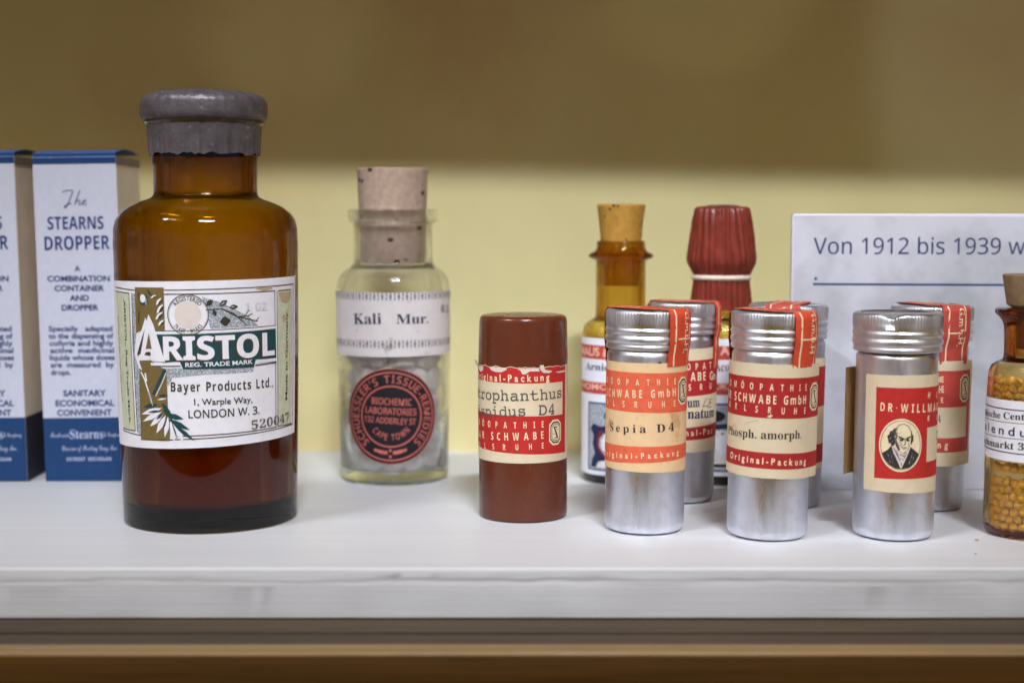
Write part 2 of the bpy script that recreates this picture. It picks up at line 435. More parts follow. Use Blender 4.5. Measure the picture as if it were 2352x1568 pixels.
class Sheet:
    """Printed paper: pieces laid out in millimetre-true (u, v), then laid onto a surface by fn(u, v, layer)."""
    def __init__(s, fn, pick, depth, step):
        s.fn, s.pick, s.depth, s.step = fn, pick, depth, step
        s.v, s.f, s.mi, s.mats = [], [], [], []
        s.K = (0, 0, 1); s.vcuts = []
    def uv(s, p):
        if isinstance(p, Vector): return p.copy()
        ox, oy, k = s.K
        return s.pick((ox + p[0] / k) / 1.7415, (oy + p[1] / k) / 1.7415)
    def px(s, n): return n / s.K[2] / 1.7415 * s.depth / F_PX
    def add(s, vs, fs, mat, layer):
        if mat not in s.mats: s.mats.append(mat)
        mi = s.mats.index(mat)
        bm = bmesh.new()
        bv = [bm.verts.new((p.x, p.y, 0)) for p in vs]
        for f in fs:
            try: bm.faces.new([bv[i] for i in f])
            except ValueError: pass
        big = [f for f in bm.faces if len(f.verts) > 4]
        if big: bmesh.ops.triangulate(bm, faces=big)
        if s.step:
            us = [p.x for p in vs]
            k = math.ceil(min(us) / s.step)
            while k * s.step < max(us):
                bmesh.ops.bisect_plane(bm, geom=bm.verts[:] + bm.edges[:] + bm.faces[:], plane_co=(k * s.step, 0, 0), plane_no=(1, 0, 0), dist=1e-8)
                k += 1
        vs_ = [p.y for p in vs]
        for vc in s.vcuts:
            if min(vs_) < vc < max(vs_):
                bmesh.ops.bisect_plane(bm, geom=bm.verts[:] + bm.edges[:] + bm.faces[:], plane_co=(0, vc, 0), plane_no=(0, 1, 0), dist=1e-8)
        for f in bm.faces:
            f.normal_update()
            if f.normal.z < 0: f.normal_flip()
        bm.verts.index_update()
        n0 = len(s.v)
        s.v += [s.fn(v.co.x, v.co.y, layer) for v in bm.verts]
        for f in bm.faces:
            s.f.append(tuple(n0 + v.index for v in f.verts)); s.mi.append(mi)
        bm.free()
    def poly(s, pts, mat, layer=1):
        q = [s.uv(p) for p in pts]
        s.add(q, [tuple(range(len(q)))], mat, layer)
    def line(s, A, B, w, mat, layer=2, w2=None):
        a, b = s.uv(A), s.uv(B)
        e = (b - a).normalized(); n = Vector((-e.y, e.x))
        h, h2 = s.px(w) / 2, s.px(w if w2 is None else w2) / 2
        s.poly([a - n * h, b - n * h2, b + n * h2, a + n * h], mat, layer)
    def path(s, pts, w, mat, layer=2):
        for a, b in zip(pts, pts[1:]): s.line(a, b, w, mat, layer)
    def ell(s, C, rx, ry, mat, layer=1, n=48, r0=0.0, a0=0, a1=2 * pi, rot=0):
        c = s.uv(C); vs, fs = [], []
        full = abs(a1 - a0 - 2 * pi) < 1e-6
        m = n if full else n + 1
        for k in range(m):
            a = a0 + (a1 - a0) * k / n
            x, y = rx * cos(a), ry * sin(a)
            d = Vector((x * cos(rot) - y * sin(rot), x * sin(rot) + y * cos(rot)))
            vs += [c + d * r0, c + d]
        for k in range(n):
            j = (k + 1) % m
            fs.append((2 * k, 2 * k + 1, 2 * j + 1, 2 * j) if r0 > 0 else (2 * k, 2 * k + 1, 2 * j + 1))
        if r0 <= 0:
            vs2 = [c] + [vs[2 * k + 1] for k in range(m)]
            s.add(vs2, [(0, k + 1, (k + 1) % m + 1) for k in range(n)], mat, layer)
        else: s.add(vs, fs, mat, layer)
    def leaf(s, A, B, w, mat, layer=3):
        a, b = s.uv(A), s.uv(B); d = b - a; n = Vector((-d.y, d.x)).normalized() * s.px(w) / 2
        s.poly([a, a + d * .3 + n * .8, a + d * .55 + n, a + d * .8 + n * .5, b, a + d * .8 - n * .5, a + d * .55 - n, a + d * .3 - n * .8], mat, layer)
    def text(s, t, A, B, cap, mat, layer=3, style='d', off=0.0, sp=1.0, pre='', suf='', wx=None):
        """wx: each letter keeps this width for its height and the gaps take up the rest of the line."""
        if wx: return s.spaced(t, A, B, cap, mat, layer, style, off, pre, suf, wx)
        a, b = s.uv(A), s.uv(B)
        e = (b - a).normalized(); n = Vector((-e.y, e.x))
        g = glyphs(pre + t + suf, style, off, sp)
        x0, x1 = xspan(glyphs(t, style, off, sp))
        sx = (b - a).length / (x1 - x0); sy = s.px(cap) / cap_h(style)
        f0, f1 = xspan(g)
        sh = (lambda x: (x - f0) * sx) if suf or not pre else (lambda x: (b - a).length - (f1 - x) * sx)
        s.add([a + e * sh(p.x) + n * (p.y * sy) for p in g[0]], g[1], mat, layer)
    def spaced(s, t, A, B, cap, mat, layer, style, off, pre, suf, wx):
        a, b = s.uv(A), s.uv(B)
        e = (b - a).normalized(); n = Vector((-e.y, e.x))
        sy = s.px(cap) / cap_h(style); sx = sy * wx
        sz = lambda ch: .28 if ch == ' ' else xspan(glyphs(ch, style, off))[1] - xspan(glyphs(ch, style, off))[0]
        gap = ((b - a).length - sum(sz(c) for c in t) * sx) / max(1, len(t) - 1)
        x = -sum(sz(c) * sx + gap for c in pre)
        for ch in pre + t + suf:
            w = sz(ch) * sx
            if ch != ' ':
                g = glyphs(ch, style, off); x0 = xspan(g)[0]
                s.add([a + e * (x + (p.x - x0) * sx) + n * (p.y * sy) for p in g[0]], g[1], mat, layer)
            x += w + gap
    def arc(s, t, C, rad, d0, d1, cap, mat, layer=3, style='d', off=0.0, inside=False, gap=.12):
        """Letters round a circle from angle d0 to d1 in degrees; cap in metres."""
        c = s.uv(C); gs = [None if ch == ' ' else glyphs(ch, style, off) for ch in t]
        sy = cap / cap_h(style)
        wd = [.3 if g is None else xspan(g)[1] - xspan(g)[0] for g in gs]
        tot = sum(wd) + gap * (len(t) - 1); x = 0
        arclen = abs(radians(d1 - d0)) * rad; sx = arclen / tot
        for g, w in zip(gs, wd):
            if g:
                a = radians(d0 + (d1 - d0) * (x + w / 2) / tot)
                rd = Vector((cos(a), sin(a))); up = -rd if inside else rd
                e = Vector((up.y, -up.x)); m = (xspan(g)[0] + xspan(g)[1]) / 2
                base = c + rd * rad
                s.add([base + e * ((p.x - m) * sx) + up * (p.y * sy - cap / 2) for p in g[0]], g[1], mat, layer)
            x += w + gap
    def build(s, name, parent):
        return mesh_obj(name, s.v, s.f, [M[m] for m in s.mats], s.mi, parent, 60)

class Vessel:
    """An upright round thing placed by where its foot stands on the shelf."""
    def __init__(s, xl, xr, yb, name, label, cat, group=None, tilt=0.0):
        g = ground((xl + xr) / 2, yb)
        dl, dr = ray(xl, yb - 15), ray(xr, yb - 15)
        tl, tr = atan2(dl.x, dl.y), atan2(dr.x, dr.y)
        half, mid = (tr - tl) / 2, (tr + tl) / 2
        gd = sqrt(g.x ** 2 + g.y ** 2)
        s.D = gd / (1 - sin(half)); s.r = s.D * sin(half)
        s.c = Vector((s.D * sin(mid), s.D * cos(mid), 0))
        s.root = empty(name, s.c, label, cat, group, radians(tilt))
        s.M = Matrix.Translation(s.c) @ Matrix.Rotation(radians(tilt), 4, 'Y')
        s.I = s.M.inverted()
    def hz(s, half, y):
        lo, hi = -.02, .3
        for _ in range(40):
            m = (lo + hi) / 2
            if proj(s.M @ Vector((0, 0, m)))[1] > y: lo = m
            else: hi = m
        z = (lo + hi) / 2
        r = half / F_PX * proj(s.M @ Vector((0, 0, z)))[2]
        return Vector((r / sqrt(1 + (r / s.D) ** 2), z))
    def prof(s, pts): return [s.hz(h, y) for h, y in pts]
    def z(s, y): return s.hz(1, y).y
    def r_at(s, h, y): return s.hz(h, y).x
    def hit(s, px, py, R):
        o = s.I @ EYEV; d = s.I.to_3x3() @ ray(px, py)
        a = d.x ** 2 + d.y ** 2; b = o.x * d.x + o.y * d.y; c = o.x ** 2 + o.y ** 2 - R * R
        q = b * b - a * c
        t = (-b - sqrt(q)) / a if q > 0 else -b / a
        p = o + d * t
        return Vector((atan2(p.x, -p.y) * R, p.z))
    def sheet(s, R, Rz=None, base=.00010, gapl=.00003, step=5):
        """A label round radius R (or Rz(z))."""
        def fn(u, v, layer):
            a = u / R; rr = (Rz(v) if Rz else R) + base + layer * gapl
            return Vector((rr * sin(a), -rr * cos(a), v))
        return Sheet(fn, lambda px, py: s.hit(px, py, R + base), s.D - R, R * radians(step))

def bottle(V, name, outer, wall, base, mat, bore=None):
    """outer: (r, z) from the foot rim up to the lip; the inside follows at the wall's thickness."""
    zt = outer[-1].y
    inner = []
    for r, z in reversed(outer):
        if z < base: continue
        ri = r - wall
        if bore and z > bore[1]: ri = bore[0]
        inner.append(Vector((max(ri, .001), z)))
    ri = inner[-1].x
    inner[-1] = Vector((ri, max(base, inner[-1].y)))
    inner += [Vector((ri, base + .001)), Vector((ri * .97, base + .0003)), Vector((ri * .8, base))]
    z0 = outer[0].y
    prof = [Vector((0, z0 + .0012)), Vector((outer[0].x * .8, z0 + .0008))] + list(outer) + inner + [Vector((0, base + .0004))]
    return lathe(name, prof, mat, V.root, 128)

# ------------------------------------------------------------------ the setting
SHELF_FRONT = ground(CX, 1303).y
WALL_Y = ground(CX, 1036).y
sp = fillet([Vector(p) for p in ((WALL_Y + .004, 0), (SHELF_FRONT, 0), (SHELF_FRONT - .0001, -.0028), (SHELF_FRONT + .00008, -.0036), (SHELF_FRONT - .00002, -.0046), (SHELF_FRONT + .0001, -.0135), (WALL_Y + .004, -.0135))], .0009, 4)
n = len(sp); NX = 240; vs, fs = [], []
for i in range(NX + 1):
    x = -.3 + .6 * i / NX
    for a, b in sp:
        edge = a < SHELF_FRONT + .002
        k = .0006 if edge and -.0050 < b < -.0025 else 0
        vs.append(Vector((x, a + (.00018 * noise.noise(Vector((x * 55, b * 420, 3))) if edge else 0), b + k * noise.noise(Vector((x * 26, 0, 5))) + (k * .5) * noise.noise(Vector((x * 140, 0, 9))))))
for i in range(NX):
    fs += [((i + 1) * n + k, (i + 1) * n + k + 1, i * n + k + 1, i * n + k) for k in range(n - 1)]
sh = mesh_obj('shelf', vs, fs, M['shelf'])
tag(sh, 'white painted wooden shelf with brushed grain and rounded front edge', 'shelf', kind='structure')
bm = bmesh.new(); box_mesh(bm, -.8, .8, WALL_Y, WALL_Y + .02, -.2, .7)
tag(bm_obj('back_wall', bm, M['wall']), 'pale yellow painted back wall of the display case', 'wall', kind='structure')
bm = bmesh.new(); box_mesh(bm, -.8, .8, .372, WALL_Y + .004, .2590, .2770, .001)
tag(bm_obj('upper_shelf', bm, M['wood']), 'shelf above the bottles that shades the upper wall', 'shelf', kind='structure')
# wooden rail of the case in front of the shelf, with its dusty groove
zr = -.0136
e1 = ground(CX, 1494, zr).y
g0, g1 = ground(CX, 1446, zr).y, ground(CX, 1456, zr).y
prof = [(SHELF_FRONT + .05, zr), (g0, zr), (g0, zr - .002), (g1, zr - .002), (g1, zr), (e1, zr), (e1, zr - .05)]
def extrude(name, pr, mat, w=.5, fr=.0006):
    pr = fillet([Vector((a, b)) for a, b in pr], fr, 3)
    vs = [Vector((x, a, b)) for x in (-w, w) for a, b in pr]; n = len(pr)
    return mesh_obj(name, vs, [(k, k + 1, n + k + 1, n + k) for k in range(n - 1)], mat)
rail = extrude('case_rail', prof[:6], M['ledge'])
tag(rail, 'dusty grooved wooden rail just below the white shelf edge', 'rail', kind='structure')
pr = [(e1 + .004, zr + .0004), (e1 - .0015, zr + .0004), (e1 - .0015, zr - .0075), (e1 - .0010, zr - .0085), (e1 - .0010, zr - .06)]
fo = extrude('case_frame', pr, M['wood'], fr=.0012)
fo.data.materials.append(wood_mat('edge_highlight_wood', lin(146, 118, 74, 1.0), .4, .7))  # lighter wood for the top strip: its edge highlight painted in
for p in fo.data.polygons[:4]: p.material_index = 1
tag(fo, 'varnished brown wooden front frame of the display case', 'frame', kind='structure')

# ------------------------------------------------------------------ cartons at the far left
def carton():
    yb = ground(195, 1105).y
    bl, br = ground(105.5, 1105), ground(293, 1105)
    w = br.x - bl.x; dep = .0305; h = at_y(170, 352, yb).z
    root = empty('dropper_carton', ((bl.x + br.x) / 2, yb, 0), 'tall white and blue dropper carton standing whole beside the big amber bottle', 'box', 'white and blue dropper cartons', radians(-.8))
    bm = bmesh.new(); box_mesh(bm, -w / 2, w / 2, .0002, dep, 0, h - .0012, .0004)
    bm_obj('carton_body', bm, M['carton'], root)
    c = root.location
    Mi = (Matrix.Translation(c) @ Matrix.Rotation(radians(-.8), 4, 'Y')).inverted()
    def pick(px, py):
        p = Mi @ at_y(px, py, yb); return Vector((p.x, p.z))
    S = Sheet(lambda u, v, l: Vector((u, -l * .00003, v)), pick, proj(c)[2], 0)
    x = w / 2; u = lambda a, b: Vector((a, b))
    zb = pick(200, 958.6).y; zt = pick(170, 377).y; zl = pick(170, 362).y
    S.poly([u(-x, zb), u(x, zb), u(x, zt), u(-x, zt)], 'boxface', 0)
    S.poly([u(-x, .0002), u(x, .0002), u(x, zb), u(-x, zb)], 'boxblue', 0)
    S.poly([u(-x, zt), u(x, zt), u(x, h), u(-x, h)], 'boxblue', 0)
    S.K = (0, 540, 2.24)
    # the word in flowing script, drawn as strokes
    S.path([(556, 515), (585, 503), (625, 497), (655, 500)], 9, 'blue')
    S.path([(655, 500), (640, 545), (618, 600), (598, 640), (582, 655), (572, 645), (600, 625), (640, 612)], 9, 'blue')
    S.path([(716, 497), (700, 540), (680, 595), (670, 628)], 9, 'blue'); S.path([(680, 605), (700, 585), (715, 582), (714, 600), (706, 625), (718, 628), (735, 612)], 8, 'blue')
    S.path([(735, 612), (760, 600), (772, 587), (758, 582), (742, 598), (740, 620), (755, 628), (778, 615)], 8, 'blue')
    S.text('STEARNS', (428, 848), (930, 842), 112, 'blue', style='bold')
    S.text('DROPPER', (402, 1033), (985, 1022), 120, 'blue', style='bold')
    S.text('A', (668, 1222), (722, 1221), 48, 'blue', off=.02)
    S.text('COMBINATION', (425, 1312), (985, 1309), 48, 'blue', off=.03)
    S.text('CONTAINER', (490, 1398), (935, 1396), 48, 'blue', off=.03)
    S.text('AND', (625, 1484), (798, 1483), 48, 'blue', off=.03)
    S.text('DROPPER', (553, 1571), (885, 1569), 48, 'blue', off=.03)
    S.K = (0, 1240, 2.177)
    for t, a, b, y, y2 in (('Specially   adapted', 425, 980, 184, 182), ('to the dispensing of', 425, 990, 248, 245), ('collyria and highly', 432, 990, 310, 308),
                       ('active  medicinal', 438, 995, 373, 370), ('liquids whose doses', 433, 1000, 436, 432), ('are  measured  by', 443, 995, 498, 495), ('drops.', 445, 618, 564, 562)):
        S.text(t, (a, y), (b, y2), 44, 'blue', off=.022)
    S.text('SANITARY', (552, 748), (925, 746), 50, 'blue', off=.03)
    S.text('ECONOMICAL', (485, 835), (998, 831), 50, 'blue', off=.03)
    S.text('CONVENIENT', (500, 918), (975, 914), 50, 'blue', off=.03)
    S.text('Frederick', (440, 1106), (604, 1105), 42, 'bluew', style='script')
    S.text('Stearns', (612, 1118), (900, 1114), 78, 'bluew', style='serif')
    S.text('& Company', (906, 1100), (1062, 1096), 36, 'bluew', style='script')
    S.text('Division of Sterling Drug, Inc.', (542, 1222), (1020, 1216), 44, 'bluew', style='script')
    S.text('DETROIT  MICHIGAN', (583, 1312), (970, 1308), 32, 'bluew', style='bold')
    S.build('front_panel', root)
    # blue foot of the side face, its shade painted in, and the grey folded edge under the lid
    bm = bmesh.new(); box_mesh(bm, x + .00002, x + .0002, .0003, dep - .0003, .0002, zb); bm_obj('side_band', bm, M['boxshade'], root)
    bm = bmesh.new(); box_mesh(bm, x + .00002, x + .0002, .0003, dep - .0003, zt - .0004, h - .0012); bm_obj('side_edge', bm, M['boxgrey'], root)
    # tuck-in lid: rounded blue fold in front, bowed top sheet
    n = 10; vs, fs = [], []
    for i in range(n + 1):
        t = i / n
        for k in range(7):
            s_ = k / 6
            z = h - .0012 + .0026 * (1 - (2 * s_ - 1) ** 2) * .55 + (.0016 if k == 0 else 0) * 0 + .0014
            yy = -.0002 + dep * s_
            if k == 0: z, yy = h - .0016, -.0003
            if k == 1: z, yy = h + .0002, .0006
            vs.append(Vector((-x + 2 * x * t, yy, z)))
    for i in range(n):
        for k in range(6): fs.append((i * 7 + k, i * 7 + k + 1, i * 7 + 7 + k + 1, i * 7 + 7 + k))
    mesh_obj('lid', vs, fs, M['boxlid'], None, root)
    return root, w
box_root, box_w = carton()
def copy_tree(o, parent=None):
    c = o.copy(); col.objects.link(c)
    if parent: c.parent = parent
    for ch in o.children: copy_tree(ch, c)
    return c
b2 = copy_tree(box_root)
b2.location = box_root.location + Vector((at_y(35, 400, box_root.location.y).x - at_y(267, 400, box_root.location.y).x, -.0008, 0))
tag(b2, 'white and blue dropper carton cut off by the picture edge, behind its twin', 'box', 'white and blue dropper cartons')

# ------------------------------------------------------------------ back sign
def sign():
    yb = ground(2000, 1125).y
    bl = ground(1811, 1125)
    xr = ground(2700, 1125).x
    h = at_y(1811, 491, yb).z
    root = empty('printed_card', (bl.x, yb, 0), 'marbled grey white printed card with blue line standing behind the metal tubes', 'card')
    h2 = h
    bm = bmesh.new(); box_mesh(bm, 0, xr - bl.x, .0002, .0035, 0, h2, .0003)
    bm_obj('board', bm, M['cardedge'], root)
    def pick(px, py):
        p = at_y(px, py, yb) - root.location; return Vector((p.x, p.z))
    S = Sheet(lambda u, v, l: Vector((u, -l * .00004, v)), pick, yb, 0)
    S.poly([Vector((.0004, .0004)), Vector((xr - bl.x - .0004, .0004)), Vector((xr - bl.x - .0004, h2 - .0014)), Vector((.0004, h2 - .0006))], 'card', 1)
    S.K = (3120, 820, 2.41)
    S.text('Von 1912 bis 1939', (322, 472), (2126, 474), 156, 'cardink', style='sans', suf=' wurden', off=0)
    S.line((317, 762), (3600, 776), 20, 'cardline')
    S.poly([(331, 695), (356, 695), (356, 724), (331, 724)], 'cardline', 2)
    S.build('printed_sheet', root)
sign()

# ------------------------------------------------------------------ big amber bottle
def aristol():
    V = Vessel(288, 680, 1226, 'amber_medicine_bottle', 'largest bottle, dark amber glass with grey foil capped neck and ornate green banner label', 'bottle')
    o = [(188, 1199), (194, 1190), (195.5, 1178), (204, 860), (207, 640), (208.5, 560), (207.5, 524), (203, 505), (192, 490), (175, 476), (150, 464), (134, 459), (124, 455), (118.5, 449), (117, 440), (117.5, 380), (118.5, 345), (119, 300), (136, 284), (138, 262), (136, 240), (124, 232)]
    pr = V.prof(o); dz = -pr[0].y
    pr[0].y = 0.0002
    pr = [pr[0]] + [Vector((p.x, max(p.y, .0004 * i))) for i, p in enumerate(pr) if i]
    bottle(V, 'glass_body', pr, .0027, .0062, M['amber'])
    ri = V.r_at(195, 1100) - .0029
    pw = lathe('powder', [Vector((0, .0064)), Vector((ri * .9, .0064)), Vector((ri, .0085)), Vector((ri * 1.03, V.z(770))), Vector((ri * .6, V.z(755))), Vector((0, V.z(762)))], M['powder'], None, 72, None, 180)
    pw.location = V.c; tag(pw, 'dark red brown powder in the lower half of the big amber bottle', 'powder', kind='stuff')
    # foil capsule
    zb = V.z(357); zm = V.z(282); zt = V.z(228)
    rr = V.r_at
    prof = [Vector((rr(124, 357), zb)), Vector((rr(125, 340), V.z(340))), Vector((rr(127, 318), V.z(318))), Vector((rr(129.5, 298), V.z(298))), Vector((rr(131, 288), V.z(288))), Vector((rr(134, 281), V.z(281))), Vector((rr(140, 275), V.z(275))),
            Vector((rr(143.5, 266), V.z(266))), Vector((rr(144, 250), V.z(250))), Vector((rr(143.5, 238), V.z(238))), Vector((rr(140, 230), V.z(230))), Vector((rr(132, 223), V.z(223))), Vector((rr(118, 217), V.z(217))), Vector((rr(60, 209), V.z(209))), Vector((0, V.z(208)))]
    def warp(r, z, a):
        k = max(0, min(1, (zm - z) / (zm - zb)))
        w = noise.noise(Vector((sin(a) * 9, cos(a) * 9, z * 60))) * .00022
        if k > 0:
            fold = noise.noise(Vector((sin(a) * 16, cos(a) * 16, 3 + z * 30)))
            r += k * (.00045 * fold + .0003 * abs(noise.noise(Vector((sin(a) * 30, cos(a) * 30, 9)))))
            if abs(a - 1.18) < .05 or abs(a - 5.25) < .05: r += k * .0007
            if z < zb + .0006: z += .0007 * noise.noise(Vector((sin(a) * 5, cos(a) * 5, 1))) + .0004 * noise.noise(Vector((sin(a) * 14, cos(a) * 14, 5)))
        elif z > zt - .0005: z += .00035 * noise.noise(Vector((sin(a) * r * 900, cos(a) * r * 900, 2)))
        return r + w, z
    lathe('foil_cap', fillet(prof, .0014, 3), M['foil'], V.root, 220, warp, 70)
    # label
    body = [p for p in pr if p.y < V.z(560)]
    def rl(z):
        for p, q in zip(body, body[1:]):
            if z <= q.y: return p.x + (q.x - p.x) * max(0, (z - p.y)) / (q.y - p.y)
        return body[-1].x
    R = rl((V.z(985) + V.z(640)) / 2)
    S = V.sheet(R, rl, .00012, .00004, 4)
    S.vcuts = [p.y for p in body]
    S.K = (420, 1060, 2.063)
    TC, TR, BC, BR = (S.uv(p) for p in ((700, 132), (1560, 88), (650, 1515), (1572, 1378)))
    ext = lambda A, B, u: A + (B - A) * ((u - A.x) / (B.x - A.x))
    ul = -R * 1.9
    S.poly([ext(BC, BR, ul), BR, TR, ext(TC, TR, ul)], 'white', 0)
    P = S.poly
    # side panels and frame rules
    P([(96, 215), (206, 232), (245, 1365), (145, 1345)], 'panel', 1)
    P([(1420, 214), (1538, 200), (1542, 1305), (1428, 1330)], 'panel', 1)
    P([(1424, 230), (1530, 215), (1520, 280), (1490, 320), (1450, 300)], 'stain', 2)
    P([(1455, 420), (1480, 400), (1490, 450), (1465, 480)], 'stain', 2)
    P([(1235, 195), (1370, 165), (1375, 195), (1300, 215)], 'stain', 2)
    for a, b in (((490, 207), (1545, 155)), ((490, 240), (1395, 212)), ((95, 180), (250, 207)), ((95, 213), (206, 232)), ((570, 1440), (1552, 1310)), ((600, 1412), (1420, 1335)), ((1420, 212), (1528, 200)), ((1428, 1330), (1545, 1305)), ((145, 1345), (245, 1368)), ((145, 1362), (290, 1405)), ((560, 1442), (290, 1438))):
        S.line(a, b, 8, 'brown_ink')
    for a, b in (((1545, 155), (1552, 1312)), ((1393, 212), (1414, 1338)), ((1412, 212), (1430, 1335)), ((204, 232), (245, 1368)), ((226, 232), (262, 1372))):
        S.line(a, b, 7, 'brown_ink')
    S.text('ARISTOL. Reg Trade Mark.', (160, 285), (196, 1315), 27, 'dark', off=.01)
    S.text('Brand of Di-iodo-dithymol', (112, 420), (140, 1130), 20, 'stamp')
    S.text('Made in Germany.', (1503, 1112), (1500, 368), 30, 'olive_ink', off=.016)
    # stippled grounds
    P([(228, 235), (255, 235), (262, 560), (245, 740), (300, 900), (292, 1420), (262, 1372), (228, 600)], 'stip', 1)
    P([(800, 262), (930, 300), (1180, 420), (1260, 500), (1050, 515), (870, 525)], 'stip', 1)
    P([(400, 850), (1230, 815), (1220, 880), (820, 905), (560, 930), (520, 1000), (500, 930)], 'stip', 1)
    # olive band with bulbs and reed
    P([(252, 182), (488, 185), (497, 540), (390, 560), (355, 520), (262, 560)], 'olive', 2)
    P([(290, 780), (380, 785), (510, 870), (520, 1235), (540, 1300), (530, 1452), (292, 1440), (285, 1000)], 'olive', 2)
    P([(350, 440), (300, 600), (270, 740), (300, 785), (360, 785), (420, 640)], 'brown_ink', 2)
    S.ell((325, 285), S.px(42), S.px(48), 'green', 3); S.ell((318, 275), S.px(30), S.px(34), 'white', 4); S.ell((345, 300), S.px(10), S.px(28), 'stip', 5)
    for a, b, w in (((470, 270), (425, 330), 30), ((485, 320), (430, 400), 34), ((480, 385), (420, 450), 34), ((490, 450), (440, 500), 26), ((430, 250), (380, 270), 22)):
        S.leaf(a, b, w, 'white', 3); S.leaf((a[0] + 10, a[1] + 6), (b[0] + 14, b[1] + 2), w * .6, 'olive_ink', 4)
    for a, b, w in (((280, 210), (300, 330), 18), ((350, 200), (395, 260), 20), ((290, 360), (280, 500), 16)): S.leaf(a, b, w, 'olive_ink', 3)
    S.path([(498, 860), (455, 950), (400, 1070)], 26, 'green', 3); S.path([(505, 890), (470, 980), (420, 1080)], 7, 'white', 4)
    S.path([(300, 880), (330, 940), (360, 1040), (390, 1150)], 14, 'white', 3); S.path([(335, 890), (345, 960)], 16, 'white', 3)
    S.path([(360, 1040), (375, 1100), (395, 1160)], 8, 'stip', 4)
    for a, b, w, m in (((470, 1180), (300, 1230), 44, 'white'), ((470, 1210), (310, 1290), 42, 'white'), ((480, 1230), (370, 1330), 44, 'white'), ((500, 1240), (420, 1390), 46, 'white'),
                       ((520, 1250), (490, 1420), 46, 'white'), ((540, 1260), (570, 1470), 44, 'white'), ((560, 1260), (650, 1480), 46, 'white'), ((440, 1150), (320, 1170), 34, 'green'),
                       ((460, 1200), (350, 1215), 20, 'green'), ((480, 1225), (420, 1275), 22, 'green'), ((500, 1230), (650, 1270), 46, 'green'), ((520, 1270), (700, 1360), 44, 'green'), ((560, 1310), (740, 1450), 34, 'green'), ((470, 1130), (560, 1290), 50, 'green'),
                       ((515, 1250), (470, 1380), 12, 'olive_ink'), ((545, 1280), (600, 1450), 12, 'green'), ((440, 1080), (520, 1075), 22, 'green'), ((430, 1110), (510, 1100), 14, 'white')):
        S.leaf(a, b, w, m, 3 if m == 'white' else 4)
    # round mark
    c = S.uv((683, 410)); rad = S.px(168)
    S.ell(c, rad, rad, 'white', 2); S.ell(c, rad, rad, 'brown_ink', 3, r0=.955); S.ell(c, rad * .93, rad * .93, 'brown_ink', 3, r0=.985)
    S.ell(c, rad * .64, rad * .64, 'pinkdisc', 3)
    S.arc('REGISTERED', c, rad * .79, 142, 38, S.px(34), 'olive_ink', 4, off=.012)
    S.arc('TRADE - MARKS', c, rad * .79, -142, -38, S.px(32), 'olive_ink', 4, off=.012, inside=True)
    # sprig
    S.path([(830, 370), (960, 360), (1090, 425), (1255, 462)], 8, 'olive_ink', 3); S.path([(960, 360), (1060, 400), (1140, 470), (1160, 495)], 7, 'olive_ink', 3); S.path([(1090, 425), (1170, 420), (1212, 400)], 7, 'olive_ink', 3)
    S.path([(1140, 430), (1185, 370)], 6, 'olive_ink', 3); S.path([(1240, 460), (1265, 430)], 6, 'olive_ink', 3)
    for a, b, w in (((835, 335), (890, 285), 44), ((940, 335), (1008, 290), 44), ((1020, 350), (1095, 340), 40), ((890, 365), (915, 425), 34), ((945, 470), (1035, 455), 80)): S.leaf(a, b, w, 'olive_ink', 4)
    S.leaf((950, 330), (990, 300), 12, 'stip', 5); S.leaf((1035, 346), (1075, 341), 10, 'stip', 5)
    # banner
    P([(395, 545), (1402, 498), (1403, 524), (400, 572)], 'white', 3); S.line((395, 543), (1402, 497), 6, 'olive_ink', 4)
    P([(400, 570), (1402, 522), (1408, 764), (1240, 778), (1225, 842), (645, 858), (618, 792), (480, 805)], 'green', 3)
    P([(380, 805), (615, 808), (622, 828), (385, 828)], 'white', 4); S.line((385, 832), (625, 832), 7, 'green', 4)
    P([(1255, 788), (1406, 765), (1407, 790), (1250, 805)], 'white', 4); S.line((1235, 826), (1408, 800), 10, 'olive_ink', 4)
    S.text('RISTOL', (478, 790), (1384, 747), 186, 'brown_ink', 4, 'bold', .02)
    S.text('RISTOL', (487, 780), (1394, 737), 186, 'white', 5, 'bold', .015)
    P([(340, 500), (365, 405), (405, 490), (500, 800), (398, 790), (378, 715), (345, 716), (330, 742), (378, 750), (375, 784), (283, 786), (285, 740), (300, 735)], 'white', 5)
    P([(368, 560), (392, 690), (342, 692)], 'olive', 6)
    P([(340, 430), (250, 735), (300, 865), (310, 862), (268, 738), (352, 470)], 'white', 4)
    S.text('REG. TRADE MARK', (665, 840), (1216, 812), 34, 'white', 5, off=.02)
    S.text('Bayer Products Ltd.,', (545, 1042), (1385, 1002), 76, 'olive_ink', 3, 'bold', wx=.72)
    S.text('1, Warple Way,', (735, 1155), (1215, 1132), 50, 'olive_ink', 3, off=.012)
    S.text('LONDON W. 3.', (688, 1262), (1275, 1226), 64, 'olive_ink', 3, 'sans', .014)
    S.text('520047', (1210, 1357), (1522, 1283), 72, 'stamp', 5, 'serif')
    S.text('1 02', (1150, 378), (1330, 372), 60, 'faint', 3, 'serif')
    S.build('label', V.root)
aristol()

